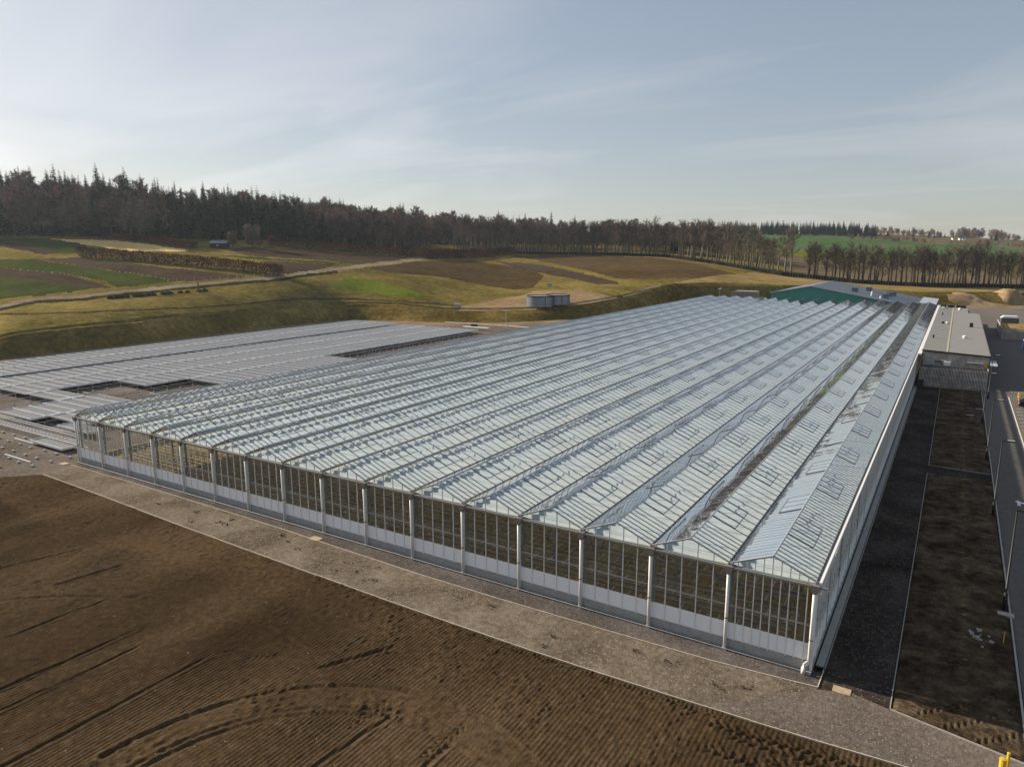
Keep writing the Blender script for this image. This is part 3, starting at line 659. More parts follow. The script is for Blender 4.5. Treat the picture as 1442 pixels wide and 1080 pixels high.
# weeds and lifted clods on the tan gravel
wd_ = []; rw = np.random.default_rng(4)
for k in range(24):
    x = rw.uniform(18, 76); y = float(np.interp(x, eo[:, 0], eo[:, 1])) + rw.uniform(0.5, 3.6)
    for j in range(rw.integers(8, 22)):
        c_ = np.array([x, y, 0.0]) + rw.normal(0, 1, 3) * (0.22, 0.14, 0); a_ = rw.uniform(0, 6.28); l_ = rw.uniform(0.03, 0.08)
        u_ = np.array([math.cos(a_), math.sin(a_), 0]); 
        wd_ += [c_ - u_ * 0.05, c_ + u_ * 0.05, c_ + u_ * 0.03 + (0, 0, l_), c_ - u_ * 0.04 + (rw.normal(0, 0.04), 0, l_)]
add('weeds', np_mesh('weeds', np.array(wd_), np.arange(len(wd_)).reshape(-1, 4), plain('dull weeds', (0.105, 0.082, 0.052), 0.9, 0, 0.4, 3, 0.0)), label='dull weed tufts scattered on the tan gravel strip', cat='weeds', kind='stuff')
#@@GH
# ------------------------------------------------------------------ the glasshouse
BAY, NB, GL, ZG, ZR = 4.8, 16, 231.9, 5.405, 6.376
WID = BAY * NB
GH = empty('glasshouse', 'huge glasshouse of sixteen ridged glass bays with white screens under the roof', 'greenhouse')
def near_first(items, key, n=300):
    it = sorted(items, key=key); return it[:n], it[n:]
def dist(p): return (p[0] - CAM[0]) ** 2 + (p[1] - CAM[1]) ** 2
def joined(name, me, locs, parent, mat, jit=None):
    """many alike far pieces as one mesh"""
    nv = len(me.vertices); co = np.zeros(nv * 3, np.float32); me.vertices.foreach_get('co', co); co = co.reshape(-1, 3)
    fl = [tuple(p.vertices) for p in me.polygons]; k = len(fl[0]); assert all(len(f) == k for f in fl)
    fl = np.array(fl)
    L = np.array(locs, float)
    V = (co[None] + L[:, None, :]).reshape(-1, 3)
    Fq = (fl[None] + (np.arange(len(L)) * nv)[:, None, None]).reshape(-1, k)
    o = add(name, np_mesh(name, V, Fq, mat), parent, kind='stuff'); return o
# slope frames: s=+1 falls to the right, s=-1 falls to the left
HS = BAY / 2; DZ = ZR - ZG
def ysteps(bay):
    ys = [0.04]
    while ys[-1] < 3.35: ys.append(ys[-1] + 0.5525)
    st = 1.11 if bay < NB - 1 else 0.555
    while ys[-1] < GL - st: ys.append(ys[-1] + st)
    ys[-1] = GL
    return ys
YS = {b: ysteps(b) for b in range(NB)}
bar_me = {s: MB().bar((0, 0, -0.02), (s * HS, 0, -DZ - 0.02), 0.05, 0.05, (s * DZ, 0, HS)).mesh('glazing_bar', M['bar']) for s in (1, -1)}
vents = []; under = {}
vl = 1.62
for b in range(NB):
    for s in (1, -1):
        for k in range(23):
            y = 4.1 + 9.9 * k + (0 if s > 0 else 5.0)
            i = int(np.argmin(np.abs(np.array(YS[b]) - y))); n = 3 if b < NB - 1 else 6
            if i + n >= len(YS[b]) - 1 or YS[b][i] < 3.4: continue
            vents.append((b * BAY + HS, YS[b][i], s))
            for q_ in range(n): under[(b, s, i + q_)] = True
bars = {1: [], -1: []}; panes = []
for b in range(NB):
    xr = b * BAY + HS
    for s in (1, -1):
        for y in YS[b]: bars[s].append((xr, y, ZR))
        for i, (y0, y1) in enumerate(zip(YS[b][:-1], YS[b][1:])): panes.append((xr, y0, y1, s, (b, s, i) in under))
allb = [(p, s) for s in (1, -1) for p in bars[s]]
nb_, fb_ = near_first(allb, lambda a: dist(a[0]))
for p, s in nb_: add('glazing_bar', bar_me[s], GH, p)
for s in (1, -1): joined('glazing_bars', bar_me[s], [p for p, q_ in fb_ if q_ == s], GH, M['bar'])
def pane_pts(xr, y0, y1, s, low=False, jit=True):
    g = 0.015
    e = [random.gauss(0, 0.0022) for _ in range(3)] if jit else [0, 0, 0]
    a, b2 = (xr + s * (1.5 if low else 0.03), ZR - 0.012 - (DZ * 1.47 / HS if low else 0)), (xr + s * (HS - 0.06), ZR - DZ * (HS - 0.06) / HS)
    return [(a[0], y0 + g, a[1] + e[0]), (b2[0], y0 + g, b2[1] + e[1]), (b2[0], y1 - g, b2[1] + e[2]), (a[0], y1 - g, a[1] + e[0] - e[1] + e[2])]
pn, pf = near_first(panes, lambda a: dist((a[0] + a[3] * 1.2, a[1])))
for xr, y0, y1, s, lw in pn:
    add('roof_pane', MB().poly(pane_pts(xr, y0, y1, s, lw)).mesh('roof_pane', M['glass']), GH)
V = np.array([pane_pts(*a) for a in pf]).reshape(-1, 3)
add('roof_panes', np_mesh('roof_panes', V, np.arange(len(V)).reshape(-1, 4), M['glass']), GH, kind='stuff')
# ridge caps and gutters
rc = MB().prism([(-0.05, -0.02), (0, 0.02), (0.05, -0.02), (0.05, 0.02), (0, 0.065), (-0.05, 0.02)], 0, GL).mesh('ridge_cap', M['alu'])
gt = MB().prism([(-0.10, 0.06), (-0.075, -0.10), (0.075, -0.10), (0.10, 0.06), (0.075, 0.06), (0.055, -0.06), (-0.055, -0.06), (-0.075, 0.06)], -0.12, GL).mesh('gutter', plain('pale gutter', (0.50, 0.46, 0.40), 0.6, 0.1, 0.1, 1))
for b in range(NB): add('ridge_cap', rc, GH, (b * BAY + HS, 0, ZR + 0.045))
for b in range(NB + 1): add('gutter', gt, GH, (b * BAY, 0, ZG - 0.02))
# white screens: soft folds, stopping short of the far end
SX = [(0.14, BAY - 0.14)]
for b in range(NB):
    ny = 900; yy = np.linspace(0.35, 212.0, ny); xx = np.linspace(b * BAY + 0.02, (b + 1) * BAY - (0.02 if b < NB - 1 else 0.12), 15)
    X_, Y_ = np.meshgrid(xx, yy, indexing='ij')
    ph = Y_ % 5.0
    fold = 0.06 * np.sin(2 * np.pi * Y_ / 0.95 + 1.5 * fbm(X_ / 2, Y_ / 2, 2, b)) + 0.06 * fbm(X_ / 1.4, Y_ / 0.9, 3, 40 + b)
    bunch = np.where(ph < 0.45, 0.05, 0.0)
    Z_ = ZG - 0.30 + fold + bunch - 0.05 * np.sin(np.pi * (X_ - b * BAY) / BAY)
    i_ = np.arange(X_.size).reshape(X_.shape); qq = np.stack([i_[:-1, :-1], i_[1:, :-1], i_[1:, 1:], i_[:-1, 1:]], -1)
    # narrow gaps where a screen meets the next lattice beam
    cell = ((Y_[:-1, :-1] % 5.0) > (0.0)) 
    add('screen', np_mesh('screen', np.stack([X_, Y_, Z_], -1).reshape(-1, 3), qq[cell].reshape(-1, 4), M['screen'], True), GH)
# roof vents: three panes wide on the upper part of each slope, hinged at the ridge
ux, uz = HS / math.hypot(HS, DZ), DZ / math.hypot(HS, DZ)
def vent_meshes(s, open_deg):
    a = math.atan2(DZ, HS) - math.radians(open_deg); dx_, dz_ = math.cos(a) * s, -math.sin(a)
    L = vl
    P = lambda t_, y, up=0.0: (dx_ * t_ + (-dz_ if s > 0 else dz_) * up * (1 if s > 0 else 1) * 0, y, 0.035 + dz_ * t_ + up)
    fr = MB()
    fr.bar(P(0.05, 0), P(L, 0), 0.045, 0.04); fr.bar(P(0.05, 3.33), P(L, 3.33), 0.03, 0.03)
    for k in (1, 2): fr.bar(P(0.05, 1.11 * k), P(L, 1.11 * k), 0.025, 0.03)
    fr.bar(P(L, -0.02), P(L, 3.35), 0.045, 0.04)
    gl_ = MB().quad(P(0.05, 0.03), P(L - 0.03, 0.03), P(L - 0.03, 3.30), P(0.05, 3.30))
    rod = MB().bar(P(L * 0.98, 2.9, -0.02), (dx_ * 0.35 - s * 0.5, 1.9, -0.42), 0.035, 0.035)
    return fr.mesh('frame', M['bar']), gl_.mesh('pane', M['glass']), rod.mesh('push_rod', M['white'])
vm = {1: vent_meshes(1, 0.15), -1: vent_meshes(-1, 0.12)}
vn, vf = near_first(vents, lambda a: dist((a[0] + a[2] * 1.2, a[1])))
for xr, y, s in vn:
    fr, gl_, rod = vm[s]
    f = add('vent', fr, GH, (xr, y, ZR)); add('pane', gl_, f); add('push_rod', rod, f)
for s in (1, -1):
    L_ = [(xr, y, ZR) for xr, y, q_ in vf if q_ == s]
    for me, mn in zip(vm[s], ('bar', 'glass', 'white')): joined('vents', me, L_, GH, M[mn])

# front wall
Y0 = 0.0
ZB0, ZB1, ZM, ZT = 0.62, 1.66, 2.78, 5.16
add('plinth', MB().box(0, WID, 0.02, 0.17, -0.1, 0.60).mesh('plinth', M['concrete']), GH)
mull = []
for b in range(NB):
    n = 5 if b < NB - 1 else 10
    xs = [b * BAY + BAY * k / n for k in range(n + 1)]
    for k in range(n):
        x0, x1 = xs[k], xs[k + 1]
        add('wall_panel', MB().box(x0 + 0.03, x1 - 0.03, 0.06, 0.09, ZB0, ZB1).mesh('wall_panel', M['panel']), GH)
        for za_, zb_ in ((ZB1 + 0.02, ZM - 0.02), (ZM + 0.02, ZT - 0.02)):
            j = [random.gauss(0, 0.002) for _ in range(4)]
            add('wall_pane', MB().quad((x0 + 0.02, 0.06 + j[0], za_), (x1 - 0.02, 0.06 + j[1], za_), (x1 - 0.02, 0.06 + j[2], zb_), (x0 + 0.02, 0.06 + j[3], zb_)).mesh('wall_pane', M['wallglass']), GH)
        rz_ = lambda x: ZR - abs(x - (b * BAY + HS)) * DZ / HS - 0.05
        pts = [(x0 + 0.02, ZT + 0.03), (x1 - 0.02, ZT + 0.03)]
        if x0 < b * BAY + HS < x1: pts += [(x1 - 0.02, rz_(x1)), (b * BAY + HS, rz_(b * BAY + HS)), (x0 + 0.02, rz_(x0))]
        else: pts += [(x1 - 0.02, max(ZT + 0.06, rz_(x1))), (x0 + 0.02, max(ZT + 0.06, rz_(x0)))]
        add('gable_pane', MB().poly([(x, 0.06, z) for x, z in pts]).mesh('gable_pane', M['wallglass']), GH)
    for k in range(1, n):
        top = ZR - abs(xs[k] - (b * BAY + HS)) * DZ / HS - 0.04
        add('mullion', MB().box(xs[k] - 0.027, xs[k] + 0.027, 0.0, 0.06, 0.58, top).mesh('mullion', M['white']), GH)
    # verge bars of the gable
    for s in (1, -1):
        add('verge_bar', MB().bar((b * BAY + HS, 0.0, ZR + 0.03), (b * BAY + HS + s * HS, 0.0, ZG + 0.03), 0.09, 0.07).mesh('verge_bar', M['alu']), GH)
    add('rail', MB().box(b * BAY + 0.08, (b + 1) * BAY - 0.08, -0.02, 0.05, ZM - 0.03, ZM + 0.03).mesh('rail', M['alu']), GH)
    add('rail', MB().tube([(b * BAY, -0.30, 0.10), ((b + 1) * BAY, -0.30, 0.10)], 0.035, 6).mesh('rail', M['galv']), GH)
add('eaves_beam', MB().box(-0.5, WID + 0.55, -0.20, -0.06, ZT - 0.02, ZT + 0.10).mesh('eaves_beam', M['galv']), GH)
add('eaves_beam', MB().box(0, WID, 0.10, 0.20, ZT - 0.22, ZT + 0.06).mesh('eaves_beam', plain('tan curtain beam', (0.36, 0.33, 0.27), 0.8, 0, 0.1, 2)), GH)
post_me = MB().box(-0.075, 0.075, 0.17, 0.32, 0, ZG - 0.15).mesh('post', M['galv'])
fpost_me = MB().box(-0.06, 0.06, -0.04, 0.06, 0.0, ZT).mesh('post', M['white'])
pipe_me = MB().tube([(0, -0.13, 0.0), (0, -0.13, 4.85)], 0.095, 10).mesh('downpipe', M['pipe'], True)
hop_me = MB().prism([(-0.11, 4.80), (0.11, 4.80), (0.24, 5.12), (0.24, 5.30), (-0.24, 5.30), (-0.24, 5.12)], -0.24, -0.02).mesh('outlet', M['hopper'])
clip_me = MB().lathe([(0.10, 0), (0.115, 0), (0.115, 0.05), (0.10, 0.05)], 10, (0, -0.13, 2.0)).mesh('pipe_clip', M['black'])
foot_me = MB().box(-0.14, 0.14, -0.30, 0.0, -0.1, 0.13).mesh('base_block', M['concrete'])
for b in range(NB + 1):
    x = b * BAY
    add('post', fpost_me, GH, (x, 0, 0))
    add('post', post_me, GH, (x + (0.15 if b < NB else -0.15), 0, 0))
    if b < NB: d = add('downpipe', pipe_me, GH, (x, -0.05, 0))
    else: d = add('downpipe', MB().tube([(0.0, -0.13, 4.85), (0, -0.13, 0.85), (-0.02, -0.16, 0.7), (-0.22, -0.30, 0.52), (-0.26, -0.34, 0.38), (-0.26, -0.34, 0.0)], 0.11, 10).mesh('downpipe', M['pipe'], True), GH, (x - 0.08, -0.05, 0))
    add('outlet', hop_me, d); add('pipe_clip', clip_me, d); add('base_block', foot_me, d)
# side walls
SY = list(np.arange(0.0, GL + 0.01, 1.1095))
side_pane_n = 0; rest = []; restb = []
for k, (y0, y1) in enumerate(zip(SY[:-1], SY[1:])):
    for za_, zb_ in ((ZB1, ZM - 0.02), (ZM + 0.02, ZG - 0.12)):
        j = [random.gauss(0, 0.0025) for _ in range(4)]
        qd = [(WID + 0.02 + j[0], y0 + 0.03, za_), (WID + 0.02 + j[1], y1 - 0.03, za_), (WID + 0.02 + j[2], y1 - 0.03, zb_), (WID + 0.02 + j[3], y0 + 0.03, zb_)]
        if side_pane_n < 128: add('wall_pane', MB().quad(*qd).mesh('wall_pane', M['wallglass']), GH); side_pane_n += 1
        else: rest += qd
        restb += [(0.0, y0, za_), (0.0, y0, zb_), (0.0, y1, zb_), (0.0, y1, za_)]
    if k < 95: add('wall_panel', MB().box(WID - 0.0, WID + 0.03, y0 + 0.03, y1 - 0.03, 0.5, ZB1 - 0.02).mesh('wall_panel', M['panel']), GH)
add('wall_panes', np_mesh('wall_panes', np.array(rest), np.arange(len(rest)).reshape(-1, 4), M['wallglass']), GH, kind='stuff')
add('wall_panes', np_mesh('wall_panes', np.array(restb), np.arange(len(restb)).reshape(-1, 4), M['wallglass']), GH, kind='stuff')
sm = MB().box(0.015, 0.085, -0.03, 0.03, 0.4, ZG - 0.1).mesh('mullion', M['white'])
for y in SY[:96]: add('mullion', sm, GH, (WID, y, 0))
joined('mullions', sm, [(WID, y, 0) for y in SY[96:]], GH, M['white'])
joined('mullions', sm, [(-0.08, y, 0) for y in SY], GH, M['white'])
add('plinth', MB().box(WID - 0.12, WID + 0.05, 0.2, GL, -0.1, 0.5).mesh('plinth', M['concrete']), GH)
add('plinth', MB().box(-0.05, 0.12, 0.2, GL, -0.1, 0.5).mesh('plinth', M['concrete']), GH)
add('rail', MB().box(WID + 0.03, WID + 0.09, 0, GL, ZM - 0.03, ZM + 0.03).mesh('rail', M['alu']), GH)
add('flashing', MB().box(WID + 0.08, WID + 0.22, -0.05, 103, ZG - 0.16, ZG + 0.06).mesh('flashing', M['white']), GH)
add('flashing', MB().box(WID + 0.08, WID + 0.75, 103, GL, ZG - 0.16, ZG + 0.10).mesh('flashing', M['white']), GH)
# far gable wall
bk = MB()
for b in range(NB):
    bk.poly([(b * BAY, GL, 0.3), ((b + 1) * BAY, GL, 0.3), ((b + 1) * BAY, GL, ZG), (b * BAY + HS, GL, ZR), (b * BAY, GL, ZG)])
add('gable_wall', bk.mesh('gable_wall', M['wallglass']), GH)
# side brace rail near the corner seen on the end wall
add('brace', MB().bar((WID + 0.16, 0.3, 4.6), (WID + 0.16, 9.5, 5.25), 0.08, 0.08).mesh('brace', M['white']), GH)
# inside: floor, columns, lattice beams
sheet('greenhouse_floor', [(0.1, 0.2), (WID - 0.1, 0.2), (WID - 0.1, GL), (0.1, GL)], 0.015, 'floor', 'tan ground cover inside the glasshouse')
col_me = MB().box(-0.07, 0.07, -0.07, 0.07, 0.0, ZG - 0.12).mesh('column', M['galv'])
clist = [(b * BAY, y, 0) for b in range(2, NB + 1, 2) for y in np.arange(5, GL, 5.0)]
cn, cf = near_first(clist, lambda a: a[1] * 2 + abs(a[0] - 60) * 0.2, 60)
for p in cn: add('column', col_me, GH, p)
joined('columns', col_me, cf, GH, M['galv'])
tr = MB()
for y in np.arange(5, 60, 5.0):
    tr.box(0, WID, y - 0.03, y + 0.03, ZG - 0.48, ZG - 0.42)
    x = 0.0; up = True
    while x < 0:
        tr.bar((x, y, ZG - (0.82 if up else 0.45)), (x + 0.6, y, ZG - (0.45 if up else 0.82)), 0.03, 0.03); up = not up; x += 0.6
add('lattice_beams', tr.mesh('lattice_beams', M['galv']), GH, kind='stuff')

# growing benches standing inside behind the glass
seed_me = MB()
for k in range(7):
    a = 2 * math.pi * k / 7; r = 0.13
    seed_me.quad((0, 0, 0), (r * 0.5 * math.cos(a - 0.5), r * 0.5 * math.sin(a - 0.5), 0.09), (r * math.cos(a), r * math.sin(a), 0.13), (r * 0.5 * math.cos(a + 0.5), r * 0.5 * math.sin(a + 0.5), 0.09))
seed_me = seed_me.mesh('seedling', M['seedling'])
for r in range(4):
    y = 1.7 + r * 2.3; x0 = random.uniform(2.0, 5.0) if r < 2 else 2.0
    e = empty('grow_bench', 'long slatted grow bench inside, row %s from the glass front' % ('first', 'second', 'third', 'fourth', 'fifth', 'sixth', 'seventh', 'eighth', 'ninth')[r], 'grow bench', (0, y, 0), 0, 'grow benches behind the glass')
    add('side_rail', MB().box(x0, WID - 1.5, -0.80, -0.74, 0.74, 0.90).mesh('side_rail', M['galv']), e)
    add('side_rail', MB().box(x0, WID - 1.5, 0.74, 0.80, 0.74, 0.90).mesh('side_rail', M['galv']), e)
    cb = MB(); x = x0 + 0.2
    while x < WID - 1.6: cb.box(x - 0.035, x + 0.035, -0.74, 0.74, 0.76, 0.81); x += 1.2
    add('cross_bars', cb.mesh('cross_bars', M['galv']), e, kind='stuff')
    lg = MB(); x = x0 + 0.6
    while x < WID - 1.6:
        for yy_ in (-0.7, 0.7): lg.box(x - 0.03, x + 0.03, yy_ - 0.03, yy_ + 0.03, 0, 0.75)
        x += 2.4
    add('legs', lg.mesh('legs', M['galv']), e, kind='stuff')
    if r < 4:
        for k in range(30):
            x = WID - 3 - abs(random.gauss(0, 26))
            if x < x0 + 1: continue
            o = add('seedling', seed_me, None, (x, y + random.uniform(-0.6, 0.6), 0.82), random.uniform(0, 6), 'small green seedling on the %s inner bench, %s bay from the near corner' % (('front', 'second', 'third', 'fourth')[r], ('first', 'second', 'third', 'fourth', 'fifth', 'sixth', 'seventh', 'eighth', 'ninth', 'tenth', 'eleventh', 'twelfth', 'thirteenth', 'fourteenth', 'fifteenth', 'sixteenth')[min(15, int((WID - x) / BAY))]), 'plant', 'seedlings behind the glass')
            o.scale = (1.3,) * 3
for k, (x, y, wd) in enumerate(((61.9, 3.4, 1.4), (66.5, 4.3, 1.2), (70.8, 3.3, 1.7), (75.0, 3.8, 1.5), (54.5, 4.0, 1.3), (49.6, 4.4, 1.2))):
    pts = [(x + wd * (t_ - 0.5), y, 4.6 - 1.9 * (1 - (2 * t_ - 1) ** 4)) for t_ in np.linspace(0, 1, 12)]
    add('water_hose', MB().tube(pts, 0.035, 6).mesh('water_hose', M['blue'], True), label='blue hose loop hanging inside the %s bay from the near corner' % ('fourth', 'third', 'second', 'first', 'fifth', 'sixth')[k], cat='hose', group='hoses behind the glass')
add('lamp_rig', MB().box(70.3, 71.1, 3.1, 3.5, 4.55, 4.75).box(70.2, 71.2, 3.25, 3.35, 4.75, 4.85).mesh('lamp_rig', plain('rust red rig', (0.16, 0.05, 0.03), 0.6)), label='small red brown rig hanging above the second bay', cat='rig')
#@@REST
# ------------------------------------------------------------------ rolling benches stored on rails in the left yard
BW, BP = 1.92, 2.03
COLS = [(-32.5, -23.2), (-42.1, -33.3), (-51.8, -43.0), (-61.4, -52.7), (-73.6, -64.7), (-82.8, -74.0), (-22.6, -13.4), (-12.8, -4.4)]
ZT0 = 0.86
def bench_meshes(Lx):
    tr_ = MB().box(0.03, Lx - 0.03, 0.03, BW - 0.03, ZT0, ZT0 + 0.03)
    rm = MB(); h0, h1 = ZT0 - 0.10, ZT0 + 0.17
    rm.box(0, Lx, 0, 0.09, h0, h1); rm.box(0, Lx, BW - 0.05, BW, h0, h1); rm.box(0, 0.05, 0.05, BW - 0.05, h0, h1); rm.box(Lx - 0.05, Lx, 0.05, BW - 0.05, h0, h1)
    rb = MB(); n = int(Lx / 0.3)
    for k in range(1, n): rb.box(Lx * k / n - 0.03, Lx * k / n + 0.03, 0.06, BW - 0.06, ZT0 + 0.03, ZT0 + 0.05)
    return tr_.mesh('tray', M['tray']), rm.mesh('rim', M['rim']), rb.mesh('floor_ribs', M['tray'])
def row_ok(ci, y):
    if ci == 0: return not (19.5 < y < 34.0) and not (9.6 < y < 11.3) and y < 66.8
    if ci == 1: return y > 13.8 and not (17.6 < y < 27.0)
    if ci == 2: return y > 12.0
    if ci == 6: return 26 < y < 50
    if ci == 7: return False
    return True
bl = []
for ci, (x0, x1) in enumerate(COLS):
    y = 5.4 + (ci * 0.37) % 0.6
    while y < 128.6 - (2.0 if ci < 4 else 0) - (6 if ci == 0 else 0):
        if row_ok(ci, y): bl.append((ci, x0, y))
        y += BP
bl.append((6, -22.7, 3.6 + 4.2)); bl.append((6, -22.7, 9.9)) 
bme = {ci: bench_meshes(x1 - x0) for ci, (x0, x1) in enumerate(COLS)}
bn, bf = near_first(bl, lambda a: dist((a[1] + 4, a[2])))
col_word = ('in the column nearest the glasshouse', 'in the second column from the glasshouse', 'in the third column from the glasshouse', 'in the fourth column from the glasshouse', 'in the column beyond the aisle', 'in the column beside the bank', 'against the glasshouse wall', 'at the glasshouse corner')
cnt = {}
def nth(n): return '%d%s' % (n, 'th' if 10 < n % 100 < 14 else {1: 'st', 2: 'nd', 3: 'rd'}.get(n % 10, 'th'))
bn.sort(key=lambda a: (a[0], a[2]))
for ci, x0, y in bn:
    cnt[ci] = cnt.get(ci, 0) + 1
    a, r_, f_ = bme[ci]
    b_ = add('rolling_bench', a, None, (x0 + random.gauss(0, 0.06), y + random.gauss(0, 0.02), random.gauss(0, 0.008)), 0, 'grey rolling bench %s, %s from its near end' % (col_word[ci], nth(cnt[ci])), 'bench', 'rolling benches in the yard')
    b_.rotation_euler = (random.gauss(0, 0.004), random.gauss(0, 0.0015), random.gauss(0, 0.002))
    add('rim', r_, b_); add('floor_ribs', f_, b_)
if bf:
    st = empty('rolling_benches', 'far rolling benches at the end of the yard', 'bench'); st['kind'] = 'stuff'
    for ci in set(b_[0] for b_ in bf):
        L_ = [(x0, y, 0) for c_, x0, y in bf if c_ == ci]
        for me, mn, nm in zip(bme[ci], ('tray', 'rim', 'tray'), ('trays', 'rims', 'floor_ribs')): joined(nm, me, L_, st, M[mn])
blk_me = MB().box(-0.17, 0.17, -0.13, 0.13, -0.02, 0.16).mesh('foot_block', M['soilblock'])
pst_me = MB().box(-0.025, 0.025, -0.025, 0.025, 0.0, ZT0 - 0.1).mesh('support_post', M['galv'])
for ci, (x0, x1) in enumerate(COLS):
    e = empty('bench_track', 'steel bench rails on block feet ' + col_word[ci], 'track')
    for fx in (0.22, 0.78):
        x = x0 + (x1 - x0) * fx
        add('track_rail', MB().tube([(x, 5 if ci < 7 else 60, ZT0 - 0.07), (x, 128.5, ZT0 - 0.07)], 0.035, 6).mesh('track_rail', M['galv']), e)
        yy_ = np.arange(6, 128, 2.4)
        joined('support_posts', pst_me, [(x, y, 0) for y in yy_], e, M['galv']); joined('foot_blocks', blk_me, [(x, y, 0) for y in yy_], e, M['soilblock'])
kk = 0
for ix in range(9):
    for iy in range(5):
        x = -3.0 - ix * 2.75 + random.uniform(-0.15, 0.15); y = -5.6 + iy * 1.9 + ix * -0.02 + random.uniform(-0.15, 0.15)
        if y > 1.2 and x > -14: continue
        if x > -4.3 and y < -4.4: continue
        o = add('concrete_block', blk_me, None, (x, y, 0), random.uniform(-0.2, 0.2), 'small grey concrete block foot set out on the yard gravel', 'block', 'block feet on the open gravel')
# half built rails near the corner
e = empty('rail_stand', 'half assembled bench frame with glinting troughs by the glasshouse corner', 'frame')
for k, (y, z) in enumerate(((4.75, 0.8), (4.3, 0.75), (3.45, 0.6), (3.0, 0.6), (2.55, 0.6))):
    add('trough', MB().box(-34.0, -9.0 + k * 1.4, y - 0.045, y + 0.045, z - 0.04, z + 0.04).mesh('trough', M['rim']), e)
cbm = MB()
for x in np.arange(-33.5, -9.2, 0.85): cbm.box(x - 0.02, x + 0.02, 2.6, 4.8, 0.62, 0.66)
add('cross_bars', cbm.mesh('cross_bars', M['galv']), e, kind='stuff')
lgm = MB()
for x in np.arange(-33, -9.2, 2.2):
    for y in (2.7, 4.7): lgm.box(x - 0.025, x + 0.025, y - 0.025, y + 0.025, -0.02, 0.62)
add('legs', lgm.mesh('legs', M['galv']), e, kind='stuff')
a, r_, f_ = bench_meshes(7.6)
for (x, y, z, lab) in ((-13.2, 0.75, -0.45, 'low pale tray resting on the gravel by the glasshouse corner'), (-16.8, 5.7, -0.1, 'bench tray half hidden behind the left end post')):
    b_ = add('rolling_bench', a, None, (x, y, z), 0, lab, 'bench'); add('rim', r_, b_); add('floor_ribs', f_, b_)
for (x0, x1, y, lab) in ((-10.6, -4.7, -3.1, 'long pale rail lying on the open gravel'), (-17.5, -12.9, 1.0, 'short pale rail lying near the low tray'), (-30.0, -27.2, 12.0, 'pale rail lying on bare gravel between bench rows'),
                         (-30.4, -27.0, 26.8, 'pale rail lying in the gap between benches'), (-41.0, -38.6, 21.5, 'pale rail lying in the second gap between benches')):
    add('loose_rail', MB().box(x0, x1, y - 0.06, y + 0.06, 0.0, 0.12).mesh('loose_rail', M['rim']), label=lab, cat='rail')
# small frames standing along the emptied row
e = empty('rail_stand', 'row of bare bench supports in the long gap beside the glasshouse', 'frame')
fm = MB()
for y in np.arange(68, 119, 2.03):
    for x in (-31.2, -27.8, -24.4): fm.box(x - 0.03, x + 0.03, y - 0.03, y + 0.03, 0, 0.8)
add('uprights', fm.mesh('uprights', M['galv']), e, kind='stuff')
for x in (-31.2, -24.4): add('side_rail', MB().box(x - 0.03, x + 0.03, 67.5, 119, 0.74, 0.82).mesh('side_rail', M['galv']), e)
# things at the back of the yard
e = empty('pipe_run', 'long pale pipe on low stands at the back of the yard', 'pipe')
add('pipe', MB().tube([(-57.1, 143.4, 0.55), (-35.8, 144.2, 0.55), (-26, 143.2, 0.55)], 0.09, 8).mesh('pipe', M['rim']), e)
for x in (-56, -50, -44, -38, -32, -27): add('stand', MB().box(x - 0.05, x + 0.05, 143.4, 143.6, -0.02, 0.5).mesh('stand', M['galv']), e)
e = empty('mast', 'slim grey mast with a cross arm behind the benches', 'mast', (-33.0, 141.6, 0))
add('pole', MB().tube([(0, 0, 0), (0, 0, 5.2)], 0.07, 6).mesh('pole', M['galv']), e); add('cross_arm', MB().box(-1.4, 1.4, -0.04, 0.04, 5.2, 5.3).mesh('cross_arm', M['galv']), e)
add('frame', MB().box(-0.9, -0.8, -0.05, 0.05, 0, 1.5).box(0.8, 0.9, -0.05, 0.05, 0, 1.5).box(-0.9, 0.9, -0.05, 0.05, 1.5, 1.6).mesh('frame', M['galv']), e)
e = empty('crate', 'small black crate standing behind the benches', 'crate', (-43, 139.2, 0))
add('body', MB().box(-0.9, 0.9, -0.5, 0.5, -0.02, 0.85).mesh('body', M['black']), e); add('lid', MB().box(-0.95, 0.95, -0.55, 0.55, 0.85, 0.93).mesh('lid', M['black']), e)
e = empty('low_table', 'low pale frame beside the black crate', 'frame', (-38.5, 133.5, 0))
add('top', MB().box(-4.5, 4.5, -0.8, 0.8, 0.75, 0.85).mesh('top', M['rim']), e)
for x in (-4.2, -1.5, 1.5, 4.2): add('leg', MB().box(x - 0.04, x + 0.04, -0.7, -0.62, -0.02, 0.75).mesh('leg', M['galv']), e)

# ------------------------------------------------------------------ right: timber building, barn, enclosure, lamps, cars
e = empty('timber_building', 'long low flat roofed building with weathered timber front beside the glasshouse', 'building')
ROOF = lambda x: 5.86 - (x - 77.6) * 0.046
TB = MB()
TB.poly([(77.6, 104.9, 0), (87.5, 104.9, 0), (87.5, 104.9, ROOF(87.5) - .02), (77.6, 104.9, ROOF(77.6) - .02)])
TB.poly([(87.5, 104.9, 0), (87.5, 200, 0), (87.5, 200, ROOF(87.5) - .02), (87.5, 104.9, ROOF(87.5) - .02)])
TB.poly([(87.5, 200, 0), (85.0, 200, 0), (85.0, 200, ROOF(85.0) - .02), (87.5, 200, ROOF(87.5) - .02)])
TB.poly([(85.0, 200, 0), (85.0, 220, 0), (85.0, 220, ROOF(85.0) - .02), (85.0, 200, ROOF(85.0) - .02)])
TB.poly([(85.0, 220, 0), (77.6, 220, 0), (77.6, 220, ROOF(77.6) - .02), (85.0, 220, ROOF(85.0) - .02)])
add('wall', TB.mesh('wall', M['timberdark']), e)
rf = MB(); rz2 = lambda x: ROOF(x)
